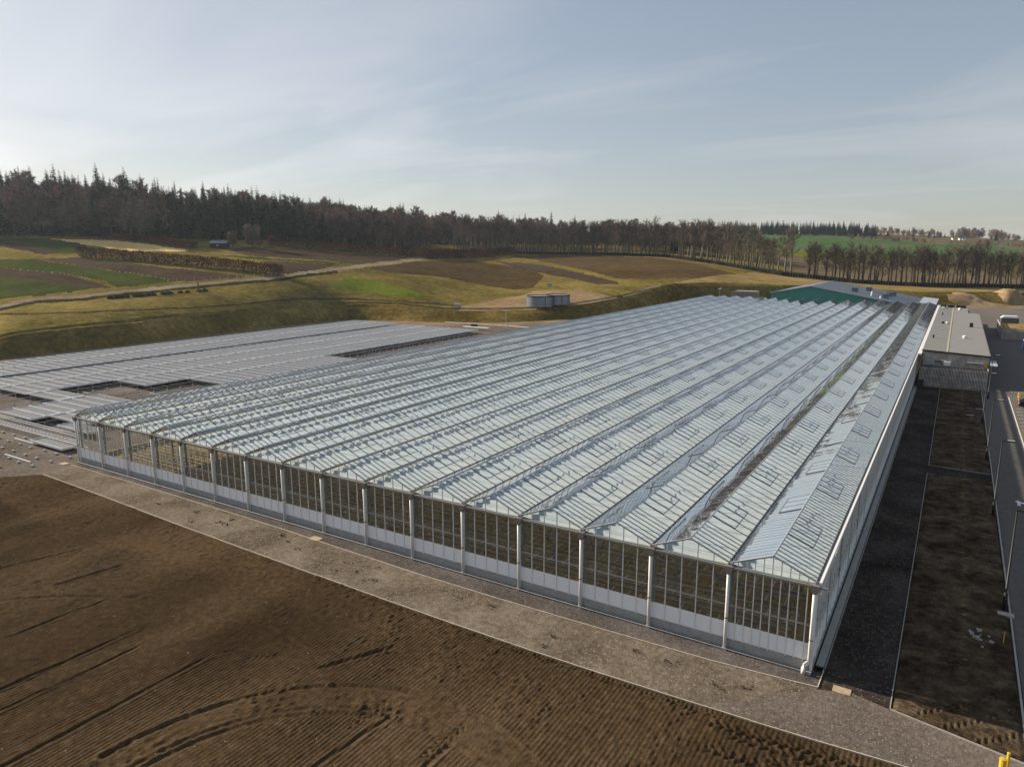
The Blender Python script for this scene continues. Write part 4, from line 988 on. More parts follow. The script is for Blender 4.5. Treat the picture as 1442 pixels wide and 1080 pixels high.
def slabroof(mb, x0, x1, y0, y1):
    i = len(mb.v)
    for dz in (0.0, 0.14):
        mb.v += [(x0, y0, ROOF(x0) + dz), (x1, y0, ROOF(x1) + dz), (x1, y1, ROOF(x1) + dz), (x0, y1, ROOF(x0) + dz)]
    mb.f += [(i, i + 3, i + 2, i + 1), (i + 4, i + 5, i + 6, i + 7), (i, i + 1, i + 5, i + 4), (i + 1, i + 2, i + 6, i + 5), (i + 2, i + 3, i + 7, i + 6), (i + 3, i, i + 4, i + 7)]
slabroof(rf, 77.55, 85.0, 104.7, 220.2); slabroof(rf, 85.0, 87.65, 104.7, 200.2)
roof = add('roof', rf.mesh('roof', M['flat']), e)
add('roof_seam', MB().box(81.2, 81.45, 104.9, 219, ROOF(81.2) + 0.13, ROOF(81.2) + 0.17).mesh('roof_seam', plain('tan seam', (0.42, 0.36, 0.24), 0.9)), roof)
for k in range(36):
    y = 106 + k * 3.15
    add('standing_seam', MB().bar((77.6, y, ROOF(77.6) + 0.16), (81.1, y, ROOF(81.1) + 0.16), 0.06, 0.07).mesh('standing_seam', M['flat']), roof)
def rooflight(x, y, r, mat, h=0.5):
    add('roof_cowl', MB().lathe([(r * 0.8, 0), (r * 0.8, h * 0.5), (r, h * 0.55), (r * 0.9, h * 0.85), (r * 0.5, h), (0.01, h * 1.05)], 12, (x, y, ROOF(x) + 0.12)).mesh('roof_cowl', M[mat], True), roof)
rooflight(84.0, 131, 0.45, 'white', 0.55); rooflight(79.6, 160, 0.4, 'black', 0.5); rooflight(80.5, 161, 0.35, 'white', 0.45); rooflight(83.0, 209, 0.5, 'white', 0.7); rooflight(78.6, 126, 0.18, 'black', 0.7); rooflight(79.0, 186, 0.18, 'black', 0.7)
add('roof_box', MB().box(85.0, 85.7, 156.5, 157.4, ROOF(85.3) + 0.1, ROOF(85.3) + 1.1).mesh('roof_box', M['black']), roof)
for x0, x1, y in ((78.0, 79.4, 217), (79.8, 81.6, 218), (82.0, 84.6, 218.5)): add('roof_box', MB().box(x0, x1, y, y + 1.2, ROOF(x0) + 0.05, ROOF(x0) + 0.8).mesh('roof_box', M['black']), roof)
add('roof_box', MB().box(78.3, 79.0, 211, 213, ROOF(78.5) + 0.1, ROOF(78.5) + 0.55).mesh('roof_box', M['white']), roof)
add('fascia', MB().bar((77.5, 104.62, ROOF(77.5) + 0.06), (87.7, 104.62, ROOF(87.7) + 0.06), 0.08, 0.26).mesh('fascia', M['black']), e)
add('fascia', MB().box(87.66, 87.74, 104.6, 200, ROOF(87.7) - 0.08, ROOF(87.7) + 0.18).mesh('fascia', plain('dull red edge', (0.16, 0.09, 0.08), 0.7)), e)
for k in range(52):
    x = 77.7 + k * 0.19
    add('cladding_board', MB().box(x, x + 0.155, 104.80, 104.88, 3.2, ROOF(x) - 0.06).mesh('cladding_board', M['timber']), e)
add('canopy', MB().box(87.75, 88.7, 101.5, 108, 4.3, 4.42).mesh('canopy', M['sheet2']), e); add('canopy_edge', MB().box(88.6, 88.75, 101.3, 108, 4.05, 4.3).mesh('canopy_edge', M['black']), e)
add('wall_unit', MB().box(77.9, 79.6, 104.2, 104.75, 3.5, 4.4).mesh('wall_unit', M['galv']), e); add('wall_unit', MB().box(81.0, 82.0, 104.2, 104.75, 3.5, 4.2).mesh('wall_unit', M['white']), e)
add('pipework', MB().bar((79.6, 104.6, 4.1), (80.7, 104.6, 4.1), 0.1, 0.16).bar((80.7, 104.6, 4.1), (80.7, 104.6, 3.5), 0.1, 0.1).mesh('pipework', M['black']), e)
add('notice', MB().box(87.0, 87.35, 104.66, 104.74, 3.5, 4.3).mesh('notice', M['yellow']), e)
add('lintel', MB().box(84.4, 86.7, 104.2, 104.7, 4.25, 4.33).mesh('lintel', M['sheet2']), e)
e = empty('slatted_screen', 'open timber slat screen standing in front of the timber building', 'screen')
for k in range(47):
    x = 77.55 + k * 0.214
    add('slat', MB().box(x, x + 0.12 + random.uniform(-0.01, 0.01), 101.35, 101.42, 0.05, 3.55 + random.uniform(-0.03, 0.03)).mesh('slat', M['timber']), e)
for z in (0.5, 1.9, 3.2): add('rail', MB().box(77.5, 87.6, 101.43, 101.5, z - 0.06, z + 0.06).mesh('rail', M['timber']), e)
for x in (77.6, 80.9, 84.2, 87.5): add('post', MB().box(x - 0.06, x + 0.06, 101.5, 101.62, 0, 3.5).mesh('post', M['timberdark']), e)
for (x, y0, y1) in ((87.5, 101.6, 104.7),):
    add('side_rail', MB().box(x - 0.04, x + 0.04, y0, y1, 3.3, 3.5).mesh('side_rail', M['timber']), e)
add('bin', MB().prism([(-0.4, 0), (0.4, 0), (0.46, 1.3), (-0.46, 1.3)], -0.4, 0.4).box(-0.48, 0.48, -0.45, 0.45, 1.3, 1.4).mesh('bin', M['black']), None, (77.9, 99.6, 0), 0, 'tall black bin at the glasshouse end of the slat screen', 'bin')

# barn at the far end
e = empty('barn', 'green walled barn with low pitched grey roof beyond the glasshouse', 'barn')
G0, G1 = 240.0, 291.0
pr = [(22.3, 7.55), (36.4, 10.35), (70.5, 4.15)]
add('wall', MB().poly([(22.5, G0, -0.1), (70.2, G0, -0.1), (70.2, G0, 4.0), (36.4, G0, 10.2), (22.5, G0, 7.4)]).poly([(22.5, G0, -0.1), (22.5, G0, 7.4), (22.5, G1, 7.4), (22.5, G1, -0.1)]).poly([(70.2, G0, -0.1), (70.2, G1, -0.1), (70.2, G1, 4.0), (70.2, G0, 4.0)]).poly([(22.5, G1, -0.1), (22.5, G1, 7.4), (36.4, G1, 10.2), (70.2, G1, 4.0), (70.2, G1, -0.1)]).mesh('wall', M['green']), e)
for k in range(60):
    x = 22.9 + k * 0.79
    zt = 7.4 + (x - 22.5) * 2.8 / 13.9 if x < 36.4 else 10.2 - (x - 36.4) * 6.2 / 33.8
    add('cladding_rib', MB().box(x - 0.05, x + 0.05, G0 - 0.05, G0 - 0.005, 4, zt - 0.05).mesh('cladding_rib', M['green']), e)
rf1 = MB(); 
for (x0, z0), (x1, z1) in zip(pr[:-1], pr[1:]):
    rf1.poly([(x0, G0 - 0.5, z0), (x1, G0 - 0.5, z1), (x1, G1 + 0.5, z1), (x0, G1 + 0.5, z0)]); rf1.poly([(x0, G0 - 0.5, z0 - 0.12), (x0, G1 + 0.5, z0 - 0.12), (x1, G1 + 0.5, z1 - 0.12), (x1, G0 - 0.5, z1 - 0.12)])
    rf1.poly([(x0, G0 - 0.5, z0 - 0.12), (x1, G0 - 0.5, z1 - 0.12), (x1, G0 - 0.5, z1), (x0, G0 - 0.5, z0)])
brf = add('roof', rf1.mesh('roof', M['sheet']), e)
bz = lambda x: 10.35 - (x - 36.4) * 6.2 / 34.1
for k in range(17):
    y = G0 + 1 + k * 3.0
    add('roof_seam', MB().bar((36.5, y, bz(36.5) + 0.03), (70.3, y, bz(70.3) + 0.03), 0.08, 0.06).mesh('roof_seam', M['sheet']), brf)
for x, y in ((49.5, 254), (52.5, 272), (60.0, 252), (60.2, 264), (61.0, 272)): add('roof_unit', MB().box(x - 1.0, x + 1.0, y - 1.2, y + 1.2, bz(x) - 0.5, bz(x) + 1.5).mesh('roof_unit', M['vent']), brf)
for x, y in ((55.5, 250), (58.8, 246), (54.5, 262)): add('roof_cowl', MB().lathe([(0.3, 0), (0.3, 0.6), (0.4, 0.7), (0.01, 0.95)], 8, (x, y, bz(x) - 0.1)).mesh('roof_cowl', M['white']), brf)
add('verge_trim', MB().bar((22.2, G0 - 0.56, 7.5), (36.4, G0 - 0.56, 10.3), 0.1, 0.3).bar((36.4, G0 - 0.56, 10.3), (70.6, G0 - 0.56, 4.1), 0.1, 0.3).mesh('verge_trim', M['sheet2']), e)
e = empty('lean_to', 'pale roofed lean-to at the right end of the green barn', 'shed')
add('wall', MB().box(71.0, 75.6, 252, 287, -0.1, 4.0).mesh('wall', M['green']), e); add('roof', MB().poly([(70.7, 251.5, 4.9), (76.0, 251.5, 4.35), (76.0, 287.5, 4.35), (70.7, 287.5, 4.9)]).poly([(70.7, 251.5, 4.7), (76.0, 251.5, 4.15), (76.0, 251.5, 4.35), (70.7, 251.5, 4.9)]).mesh('roof', M['sheet2']), e)
e = empty('trailer', 'brown box trailer parked left of the green barn', 'trailer', (11.5, 246, 0), 0.0)
add('body', MB().box(-5.0, 5.0, -1.3, 1.3, 3.2, 7.1).mesh('body', plain('brown grey box', (0.22, 0.18, 0.15), 0.7)), e); add('roof', MB().prism([(-5.2, 7.1), (5.2, 7.1), (4.6, 7.6), (-3.2, 7.6)], -1.5, 1.5).mesh('roof', plain('pale canvas', (0.45, 0.40, 0.35), 0.8)), e)
add('chassis', MB().box(-4.8, 4.8, -1.1, 1.1, 0.6, 3.2).mesh('chassis', M['black']), e)
for x in (-3.5, -2.3, 3.4):
    for y in (-1.25, 1.25): add('wheel', MB().tube([(x, y - 0.15, 0.5), (x, y + 0.15, 0.5)], 0.5, 12).mesh('wheel', M['tyre']), e)
e = empty('weather_mast', 'short weather mast with white sensors on the far glass roof', 'mast', (7.2, 226, ZR))
add('pole', MB().tube([(0, 0, 0), (0, 0, 2.6)], 0.06, 6).mesh('pole', M['green']), e); add('sensor', MB().box(-0.55, 0.25, -0.12, 0.12, 2.5, 2.85).box(0.2, 0.45, -0.1, 0.1, 2.6, 3.2).mesh('sensor', M['white']), e)

# enclosure beyond the car park
e = empty('timber_enclosure', 'slatted timber enclosure at the far side of the car park', 'fence')
for k in range(60):
    x = 93.0 + k * 0.22
    add('slat', MB().box(x, x + 0.15, 188.5, 188.58, 0.0, 2.7).mesh('slat', M['timber']), e)
for k in range(50):
    y = 188.6 + k * 0.62
    add('slat', MB().box(92.9, 92.98, y, y + 0.5, 0.0, 2.7).mesh('slat', M['timber']), e)
add('top_rail', MB().box(92.85, 106.5, 188.45, 188.62, 2.7, 2.8).box(92.85, 93.02, 188.62, 219, 2.7, 2.8).mesh('top_rail', M['shedwall']), e)
for z in (0.6, 2.2): add('rail', MB().box(93.0, 106.4, 188.6, 188.7, z - 0.06, z + 0.06).mesh('rail', M['timber']), e)
add('reed_bed', MB().box(93.2, 107, 190, 216, 0.0, 1.9).mesh('reed_bed', M['drygrass']), label='tan reeds filling the timber enclosure', cat='reeds', kind='stuff')
e = empty('kiosk', 'dark louvred kiosk with white roof beyond the timber enclosure', 'kiosk', (96.3, 224.5, 0))
add('body', MB().box(-2.2, 2.2, -1.4, 1.4, 0, 2.9).mesh('body', M['timberdark']), e); add('roof', MB().prism([(-2.5, 2.9), (2.5, 2.9), (1.7, 3.5), (-1.7, 3.5)], -1.6, 1.6).mesh('roof', M['white']), e)
for k in range(7): add('louvre', MB().box(-2.1, 2.1, -1.5, -1.41, 0.3 + k * 0.36, 0.5 + k * 0.36).mesh('louvre', M['hopper']), e)
e = empty('portable_cabin', 'small blue cabin at the right edge of the car park', 'cabin', (97.2, 167.6, 0))
add('body', MB().prism([(-0.85, 0), (0.85, 0), (0.85, 2.2), (-0.85, 2.2)], -0.6, 0.6).mesh('body', M['plastic']), e); add('roof', MB().prism([(-0.9, 2.2), (0.9, 2.2), (0.5, 2.5), (-0.5, 2.5)], -0.65, 0.65).mesh('roof', M['white']), e); add('door', MB().box(-0.92, -0.855, -0.4, 0.4, 0.1, 2.0).mesh('door', M['white']), e)

pole_me = MB().tube([(0, 0, 0), (0, 0, 1.25), (0, 0, 1.3), (0, 0, 7.0)], [0.13, 0.13, 0.075, 0.05], 10).mesh('column', M['black'], True)
arm_me = MB().box(-0.05, 0.55, -0.05, 0.05, 6.93, 7.02).mesh('arm', M['black'])
head_me = MB().prism([(0.3, 6.93), (0.95, 6.93), (0.95, 6.99), (0.8, 7.06), (0.3, 7.04)], -0.13, 0.13).mesh('lantern', M['black'])
lens_me = MB().box(0.36, 0.9, -0.11, 0.11, 7.045, 7.06).mesh('lens', M['grille'])
for k, (y, lab) in enumerate(((14.1, 'nearest black lamp post, beside the pale slab on the kerb'), (34.1, 'black lamp post second from the near end, in front of the cross path'), (54.4, 'black lamp post third from the near end, just beyond the cross path'),
                              (74.6, 'black lamp post fourth from the near end, midway along the far soil bed'), (95.0, 'farthest black lamp post, by the corner of the slat screen'))):
    e = empty('lamp_post', lab, 'lamp post', (86.42 if k < 4 else 87.6, y, 0), 0, 'lamp posts along the kerb')
    add('column', pole_me, e); add('arm', arm_me, e); h = add('lantern', head_me, e); add('lens', lens_me, h)
add('slab', MB().box(86.05, 86.95, 13.1, 13.6, 0.0, 0.17).mesh('slab', M['kerb']), label='pale stone slab beside the nearest lamp post', cat='slab')
for k, (x, y, lab) in enumerate(((84.6, 79.0, 'flat pale cover in the far soil bed nearest the fourth lamp'), (85.8, 84.5, 'flat pale cover in the far soil bed nearer the slat screen'))):
    add('drain_cover', MB().box(x, x + 0.9, y, y + 0.35, 0.0, 0.15).mesh('drain_cover', M['kerb']), label=lab, cat='cover')
for x, y, s, lab in ((78.55, -0.95, 0.45, 'sandy square cover patch by the near corner'), (38.7, -1.35, 0.5, 'sandy cover patch midway along the front margin'), (-1.1, -1.3, 0.5, 'sandy patch by the far left corner post')):
    add('cover_patch', MB().box(x - s, x + s, y - s * 0.7, y + s * 0.7, -0.02, 0.025).mesh('cover_patch', M['manhole']), label=lab, cat='cover')
for x, y, h, r, lab in ((85.80, -3.72, 1.0, 0.07, 'taller thin yellow marker post at the bottom edge'), (85.58, -4.15, 0.9, 0.14, 'stout short yellow bollard at the bottom edge'), (86.2, 9.2, 0.8, 0.03, 'thin yellow stake in the soil bed')):
    e = empty('marker_post', lab, 'post', (x, y, 0))
    add('shaft', MB().tube([(0, 0, -0.05), (0, 0, h)], r, 10).mesh('shaft', M['yellow']), e); add('cap', MB().lathe([(r * 1.08, h), (r * 1.08, h + 0.03), (0.01, h + 0.05)], 10).mesh('cap', M['yellow']), e)
rub = [MB().box(-0.08, 0.08, -0.05, 0.06, 0, 0.1).mesh('rubble', M['kerb'])]
for k in range(16):
    o = add('rubble_stone', rub[0], None, (random.gauss(84.9, 0.4), random.gauss(9.0, 0.5), 0.07), random.uniform(0, 6), 'pale broken stone lying in the long soil bed', 'stone', 'broken stones in the soil bed'); o.scale = (random.uniform(0.5, 1.6),) * 3
# road paint
pm = MB(); 
add('road_line', MB().box(90.42, 90.54, 30, 98, -0.02, -0.006).mesh('road_line', M['paint']), label='long white line edging the parking bays', cat='road marking', kind='structure')
for k in range(12): add('bay_mark', MB().box(90.9, 91.6, 60 + k * 2.6, 60.1 + k * 2.6, -0.02, -0.006).mesh('bay_mark', M['paint']), label='short white parking bay tick', cat='road marking', group='parking bay ticks', kind='structure')
add('road_arrow', MB().poly([(88.5, 38.6, -0.007), (88.75, 38.6, -0.007), (88.75, 39.4, -0.007), (89.3, 39.4, -0.007), (89.3, 39.7, -0.007), (88.5, 39.7, -0.007)]).poly([(88.3, 39.7, -0.007), (88.9, 39.7, -0.007), (88.6, 40.3, -0.007)]).mesh('road_arrow', M['paint']), label='white painted arrow on the lane behind the nearest lamp', cat='road marking', kind='structure')
e = empty('barrier', 'yellow tubular barrier beside the dark blue car', 'barrier', (91.6, 94.5, 0))
for x, y in ((0, 0), (0, 2.2), (2.5, 0), (2.5, 2.2)): add('upright', MB().tube([(x, y, 0), (x, y, 1.1)], 0.05, 6).mesh('upright', M['yellow']), e)
for z in (0.6, 1.08): add('rail', MB().tube([(0, 0, z), (0, 2.2, z)], 0.04, 6).tube([(0, 0, z), (2.5, 0, z)], 0.04, 6).tube([(0, 2.2, z), (2.5, 2.2, z)], 0.04, 6).mesh('rail', M['yellow']), e)
def car(x, y, mat, lab):
    e = empty('parked_car', lab, 'car', (x, y, 0), 0, 'cars in the parking bays')
    body = [(0.0, 0.35), (0.05, 0.25), (4.35, 0.25), (4.4, 0.45), (4.3, 0.72), (3.3, 0.93), (2.75, 1.0), (2.1, 1.42), (0.75, 1.45), (0.2, 1.0), (0.02, 0.85)]
    b_ = MB(); n = len(body)
    def hw(z): return 0.88 if z < 1.0 else 0.88 - (z - 1.0) * 0.55
    i0 = 0; b_.v += [(px, -hw(pz), pz) for px, pz in body] + [(px, hw(pz), pz) for px, pz in body]
    b_.f.append(tuple(range(n))); b_.f.append(tuple(range(2 * n - 1, n - 1, -1)))
    for k in range(n): b_.f.append((k, n + k, n + (k + 1) % n, (k + 1) % n))
    add('body', b_.mesh('body', mat), e)
    add('rear_window', MB().quad((0.27, -0.72, 1.03), (0.27, 0.72, 1.03), (0.70, 0.60, 1.40), (0.70, -0.60, 1.40)).mesh('rear_window', M['carglass']), e).location.x = -0.012
    for s in (-1, 1):
        add('side_window', MB().poly([(0.6, s * 0.885, 1.02), (2.65, s * 0.885, 1.02), (2.05, s * 0.675, 1.38), (0.85, s * 0.675, 1.38)]).mesh('side_window', M['carglass']), e)
        add('tail_lamp', MB().box(-0.03, 0.10, s * 0.66 - 0.16, s * 0.66 + 0.16, 0.72, 0.90).mesh('tail_lamp', M['tail']), e)
        for wx in (0.8, 3.5):
            wh = add('wheel', MB().tube([(wx, s * 0.72, 0.32), (wx, s * 0.90, 0.32)], 0.32, 16).mesh('tyre', M['tyre']), e)
            add('rim', MB().tube([(wx, s * 0.895, 0.32), (wx, s * 0.915, 0.32)], 0.19, 12).mesh('rim', M['galv']), wh)
    add('number_plate', MB().box(-0.025, 0.01, -0.26, 0.26, 0.52, 0.63).mesh('number_plate', M['paint']), e)
    add('bumper', MB().box(-0.05, 0.12, -0.86, 0.86, 0.28, 0.48).mesh('bumper', M['black']), e)
    return e
car(91.35, 90.0, M['carpaint'], 'dark blue car in the bay next to the yellow barrier')
car(92.1, 84.8, M['carpaint2'], 'silver car just entering the right edge, second bay')
car(91.2, 70.2, M['carpaint'], 'dark car at the right edge nearest the camera')
# earth mounds by the far road
def mound(x, y, rx, ry, h, seed, lab):
    n, mm = 28, 10; mb = MB()
    for j in range(mm + 1):
        r = j / mm
        for k in range(n):
            a = 2 * math.pi * k / n; q_ = 1 + 0.25 * math.sin(3 * a + seed) + 0.12 * math.sin(7 * a + seed * 2)
            px, py = x + rx * r * q_ * math.cos(a), y + ry * r * q_ * math.sin(a)
            mb.v.append((px, py, max(ground_at(px, py), 0) - 0.2 + h * (1 - r * r) ** 1.2 * (1 + 0.5 * float(fbm(np.array([px / 2.0]), np.array([py / 2.0]), 3, seed)[0]))))
    for j in range(mm):
        for k in range(n): mb.f.append((j * n + k, j * n + (k + 1) % n, (j + 1) * n + (k + 1) % n, (j + 1) * n + k))
    add('earth_mound', mb.mesh('earth_mound', M['sand'], True), label=lab, cat='mound')
p_ = hit(1432, 419); mound(p_[0], p_[1], 8, 6, 3.2, 1, 'dug earth mound beyond the far road at the right')
p_ = hit(1375, 424); mound(p_[0], p_[1], 12, 5, 1.8, 2, 'long low earth mound left of the dug mound')

# ------------------------------------------------------------------ water tanks and small things on the hill
def tank(px, py, D, H, lab):
    p = hit(px, py); e = empty('water_tank', lab, 'tank', (p[0], p[1], p[2] - 0.15), 0, 'round tanks on the bank')
    R_ = D / 2; prof = [(R_, 0)]
    for k in range(1, 24): prof.append((R_ + (0.02 if k % 2 else -0.0), H * k / 24))
    prof.append((R_, H))
    add('wall', MB().lathe(prof, 48).mesh('wall', M['tank'], True), e)
    add('rim', MB().lathe([(R_ + 0.12, H - 0.25), (R_ + 0.12, H + 0.2), (R_ - 0.1, H + 0.2), (R_ - 0.1, H - 0.2)], 48).mesh('rim', M['tankrim']), e)
    add('cover', MB().lathe([(R_ - 0.1, H - 0.05), (R_ * 0.5, H + 0.05), (0.02, H + 0.1)], 48).mesh('cover', M['cover'], True), e)
    add('ladder', MB().box(R_ * 0.75, R_ * 0.75 + 0.08, -R_ * 0.72, -R_ * 0.66, 0, H + 0.6).box(R_ * 0.75 + 0.45, R_ * 0.75 + 0.53, -R_ * 0.66, -R_ * 0.60, 0, H + 0.6).mesh('ladder', M['galv']), e)
tank(761, 431.0, 9.5, 3.7, 'front round steel water tank with a bright sunlit edge')
tank(785, 428.0, 9.0, 3.3, 'second round steel water tank half hidden behind the front one')
def small_box(px, py, w_, d_, h_, lab, mat='concrete'):
    p = hit(px, py); e = empty('kiosk', lab, 'box', (p[0], p[1], p[2] - 0.2), 0.2)
    add('body', MB().box(-w_ / 2, w_ / 2, -d_ / 2, d_ / 2, 0, h_ + 0.2).mesh('body', M[mat]), e); add('lid', MB().box(-w_ / 2 - 0.1, w_ / 2 + 0.1, -d_ / 2 - 0.1, d_ / 2 + 0.1, h_ + 0.2, h_ + 0.3).mesh('lid', M['soilblock']), e)
small_box(643, 433, 1.7, 1.5, 1.2, 'small grey concrete box alone above the bank, left of the tanks')
small_box(774, 403.5, 1.6, 1.4, 1.3, 'small pale concrete box above the rear tank')
p = hit(313, 349.5); e = empty('field_shed', 'small dark field shed with grey roof and pale gable by the lone tree', 'shed', (p[0], p[1], p[2] - 0.2), math.radians(31))
add('wall', MB().box(-3.6, 3.6, -2.2, 2.2, 0, 2.4).mesh('wall', M['sheddark']), e)
add('gable', MB().prism([(-2.2, 0.0), (2.2, 0.0), (2.2, 2.4), (0, 3.4), (-2.2, 2.4)], -0.05, 0.0).mesh('gable', M['shedwall']), e, (-3.62, 0, 0), math.pi / 2)
add('roof', MB().poly([(-3.9, -2.5, 2.3), (3.9, -2.5, 2.3), (3.9, 0, 3.55), (-3.9, 0, 3.55)]).poly([(-3.9, 2.5, 2.3), (-3.9, 0, 3.55), (3.9, 0, 3.55), (3.9, 2.5, 2.3)]).mesh('roof', M['shedroof']), e)
add('window', MB().box(-0.6, 0.1, -2.26, -2.2, 1.0, 1.7).mesh('window', M['shedwall']), e); add('door', MB().box(-3.70, -3.66, -0.5, 0.5, 0, 1.9).mesh('door', M['cream']), e)
for px, py, w_, lab in ((1346, 338.5, 4, 'tiny white farmhouse far off below the wooded knoll'), (1351, 338.5, 6, 'tiny cream farmhouse beside the white one'), (1336, 338.2, 3, 'tiny white outbuilding left of the far farmhouses')):
    p = hit(px, py); e = empty('farmhouse', lab, 'house', (p[0], p[1], p[2] - 0.3), 0.6)
    add('wall', MB().box(-w_ / 2, w_ / 2, -2, 2, 0, 2.6).mesh('wall', M['cream']), e); add('roof', MB().prism([(-2.3, 2.6), (2.3, 2.6), (0, 4.2)], -w_ / 2 - 0.3, w_ / 2 + 0.3).mesh('roof', M['shedroof']), e, None, math.pi / 2)
#@@TREES
# ------------------------------------------------------------------ trees and hedges
def frame_of(d):
    d = d / np.linalg.norm(d); u = np.array([0, 0, 1.0]) if abs(d[2]) < 0.9 else np.array([1.0, 0, 0])
    a = np.cross(d, u); a /= np.linalg.norm(a); return a, np.cross(a, d)
def limb(mb, p, d, L, r0, rng, bend=0.18, seg=3, n=5, up=0.12):
    pts = [Vector(p)]; dd = np.array(d, float)
    for k in range(seg):
        dd = dd + rng.normal(0, bend, 3) + np.array([0, 0, up]); dd /= np.linalg.norm(dd)
        pts.append(pts[-1] + Vector(dd * L / seg))
    mb.tube(pts, [r0 * (1 - 0.8 * k / seg) for k in range(seg + 1)], n, False)
    return pts
def twigs_mesh(segs, rng, per, wid, ln, mat, name='crown', spread=0.9):
    """flat slivers fanned round each branch piece"""
    V = []
    for a, b_, k in segs:
        a, b_ = np.array(a), np.array(b_); d = b_ - a
        for _ in range(int(per * k)):
            t_ = rng.random(); p = a + d * t_
            v = d / (np.linalg.norm(d) + 1e-6) * 0.7 + rng.normal(0, spread, 3) + np.array([0, 0, 0.35]); v /= np.linalg.norm(v)
            L = ln * rng.uniform(0.5, 1.2); s = np.cross(v, rng.normal(0, 1, 3)); s /= (np.linalg.norm(s) + 1e-6)
            w_ = wid * rng.uniform(0.6, 1.3); e_ = p + v * L
            V += [p - s * w_ * 0.5, p + s * w_ * 0.5, e_ + s * w_ * 0.22, e_ - s * w_ * 0.22]
    V = np.array(V); return np_mesh(name, V, np.arange(len(V)).reshape(-1, 4), mat)
def deciduous(seed, h, clear, spread, mat, per=9, wid=0.075, ln=1.5, nl=16, rise=0.75):
    rng = np.random.default_rng(seed); mb = MB(); segs = []
    r0 = h * 0.017
    pts = [Vector((0, 0, -0.6))]; x = y = 0
    for k in range(1, 7):
        x += rng.normal(0, 0.012 * h); y += rng.normal(0, 0.012 * h); pts.append(Vector((x, y, h * 0.86 * k / 6)))
    mb.tube(pts, [r0 * (1.25 - 1.13 * k / 6) for k in range(7)], 7, False)
    tops = [(np.array(p), i) for i, p in enumerate(pts)]
    for k in range(nl):
        f = clear + (0.84 - clear) * (k + rng.random() * 0.6) / nl; z = f * h
        i = min(5, int(f / 0.86 * 6)); s = f / 0.86 * 6 - i; p = pts[i].lerp(pts[i + 1], min(1, max(0, s)))
        a = k * 2.4 + rng.normal(0, 0.4); L = spread * h * (1.0 - 0.55 * ((f - clear) / (0.9 - clear)) ** 1.5) * rng.uniform(0.7, 1.15)
        d = np.array([math.cos(a), math.sin(a), rise * rng.uniform(0.5, 1.4)]); d /= np.linalg.norm(d)
        lp = limb(mb, p, d, L, r0 * 0.42 * (1 - f * 0.6), rng)
        for q_ in range(1, len(lp)): segs.append((lp[q_ - 1], lp[q_], 1.0 if q_ > 1 else 0.35))
        for m_ in range(5):
            t_ = rng.uniform(0.3, 1.0); j = min(2, int(t_ * 3)); b0 = lp[j].lerp(lp[j + 1], t_ * 3 - j)
            d2 = d + rng.normal(0, 0.6, 3) + np.array([0, 0, 0.2]); d2 /= np.linalg.norm(d2)
            sp = limb(mb, b0, d2, L * rng.uniform(0.35, 0.6), r0 * 0.14, rng, 0.25, 2, 3)
            for q_ in range(1, len(sp)): segs.append((sp[q_ - 1], sp[q_], 1.3))
    segs.append((pts[-2], pts[-1], 1.5)); segs.append((pts[-1], pts[-1] + Vector((0, 0, h * 0.1)), 1.5))
    return mb.mesh('trunk', M['bark'], True), twigs_mesh(segs, rng, per, wid, ln, mat)
def conifer(seed, h, R, mat, dens=1.0):
    rng = np.random.default_rng(seed); mb = MB().tube([(0, 0, -0.5), (0.1, 0, h * 0.5), (0, 0, h)], [h * 0.013, h * 0.008, 0.02], 6, False)
    V = []; z = h * 0.14
    while z < h * 0.99:
        f = z / h; r = R * (1 - f) ** 0.8 * rng.uniform(0.75, 1.15) + 0.12
        n = int((7 + 5 * (1 - f)) * dens); a0 = rng.random() * 6
        for k in range(n):
            a = a0 + 2 * math.pi * k / n + rng.normal(0, 0.15); rr = r * rng.uniform(0.65, 1.15)
            dr = rng.uniform(0.10, 0.40); c, s = math.cos(a), math.sin(a)
            for q_ in range(4):
                t0, t1 = q_ / 4.0, (q_ + 1.35) / 4.0; w_ = 0.34 * rr * (1.1 - t0) * rng.uniform(0.6, 1.2) + 0.10
                p0 = np.array([c * rr * t0, s * rr * t0, z - dr * rr * t0]); p1 = np.array([c * rr * t1, s * rr * t1, z - dr * rr * t1 - 0.12 * rng.random() * rr])
                sd_ = np.array([-s, c, rng.normal(0, 0.35)]) * w_
                V += [p0, p0 + (p1 - p0) * 0.6 + sd_, p1, p0 + (p1 - p0) * 0.6 - sd_]
        z += h * 0.026 * rng.uniform(0.8, 1.2) + 0.08
    V = np.array(V); return mb.mesh('trunk', M['bark']), np_mesh('crown', V, np.arange(len(V)).reshape(-1, 4), mat)
ROWT = [deciduous(100 + k, (24, 26, 22, 25, 23, 20)[k], (0.30, 0.36, 0.26, 0.33, 0.30, 0.22)[k], (0.20, 0.19, 0.23, 0.18, 0.22, 0.24)[k], M['twig' if k % 3 else 'twig2'], 5, 0.055, 1.6, 18, 1.15) for k in range(6)]
WOODT = [deciduous(200 + k, (18, 20, 16, 17)[k], 0.16, 0.36, M[('twig', 'twig2', 'twig3', 'twig')[k]], 13, 0.12, 1.5, 18, 0.7) for k in range(4)]
CON = [conifer(300 + k, (23, 20, 17, 21)[k], (4.4, 3.8, 4.0, 3.4)[k], M['needle']) for k in range(4)]
PINE = [conifer(320 + k, (18, 16)[k], (5.0, 4.6)[k], M['needle'], 0.8) for k in range(2)]
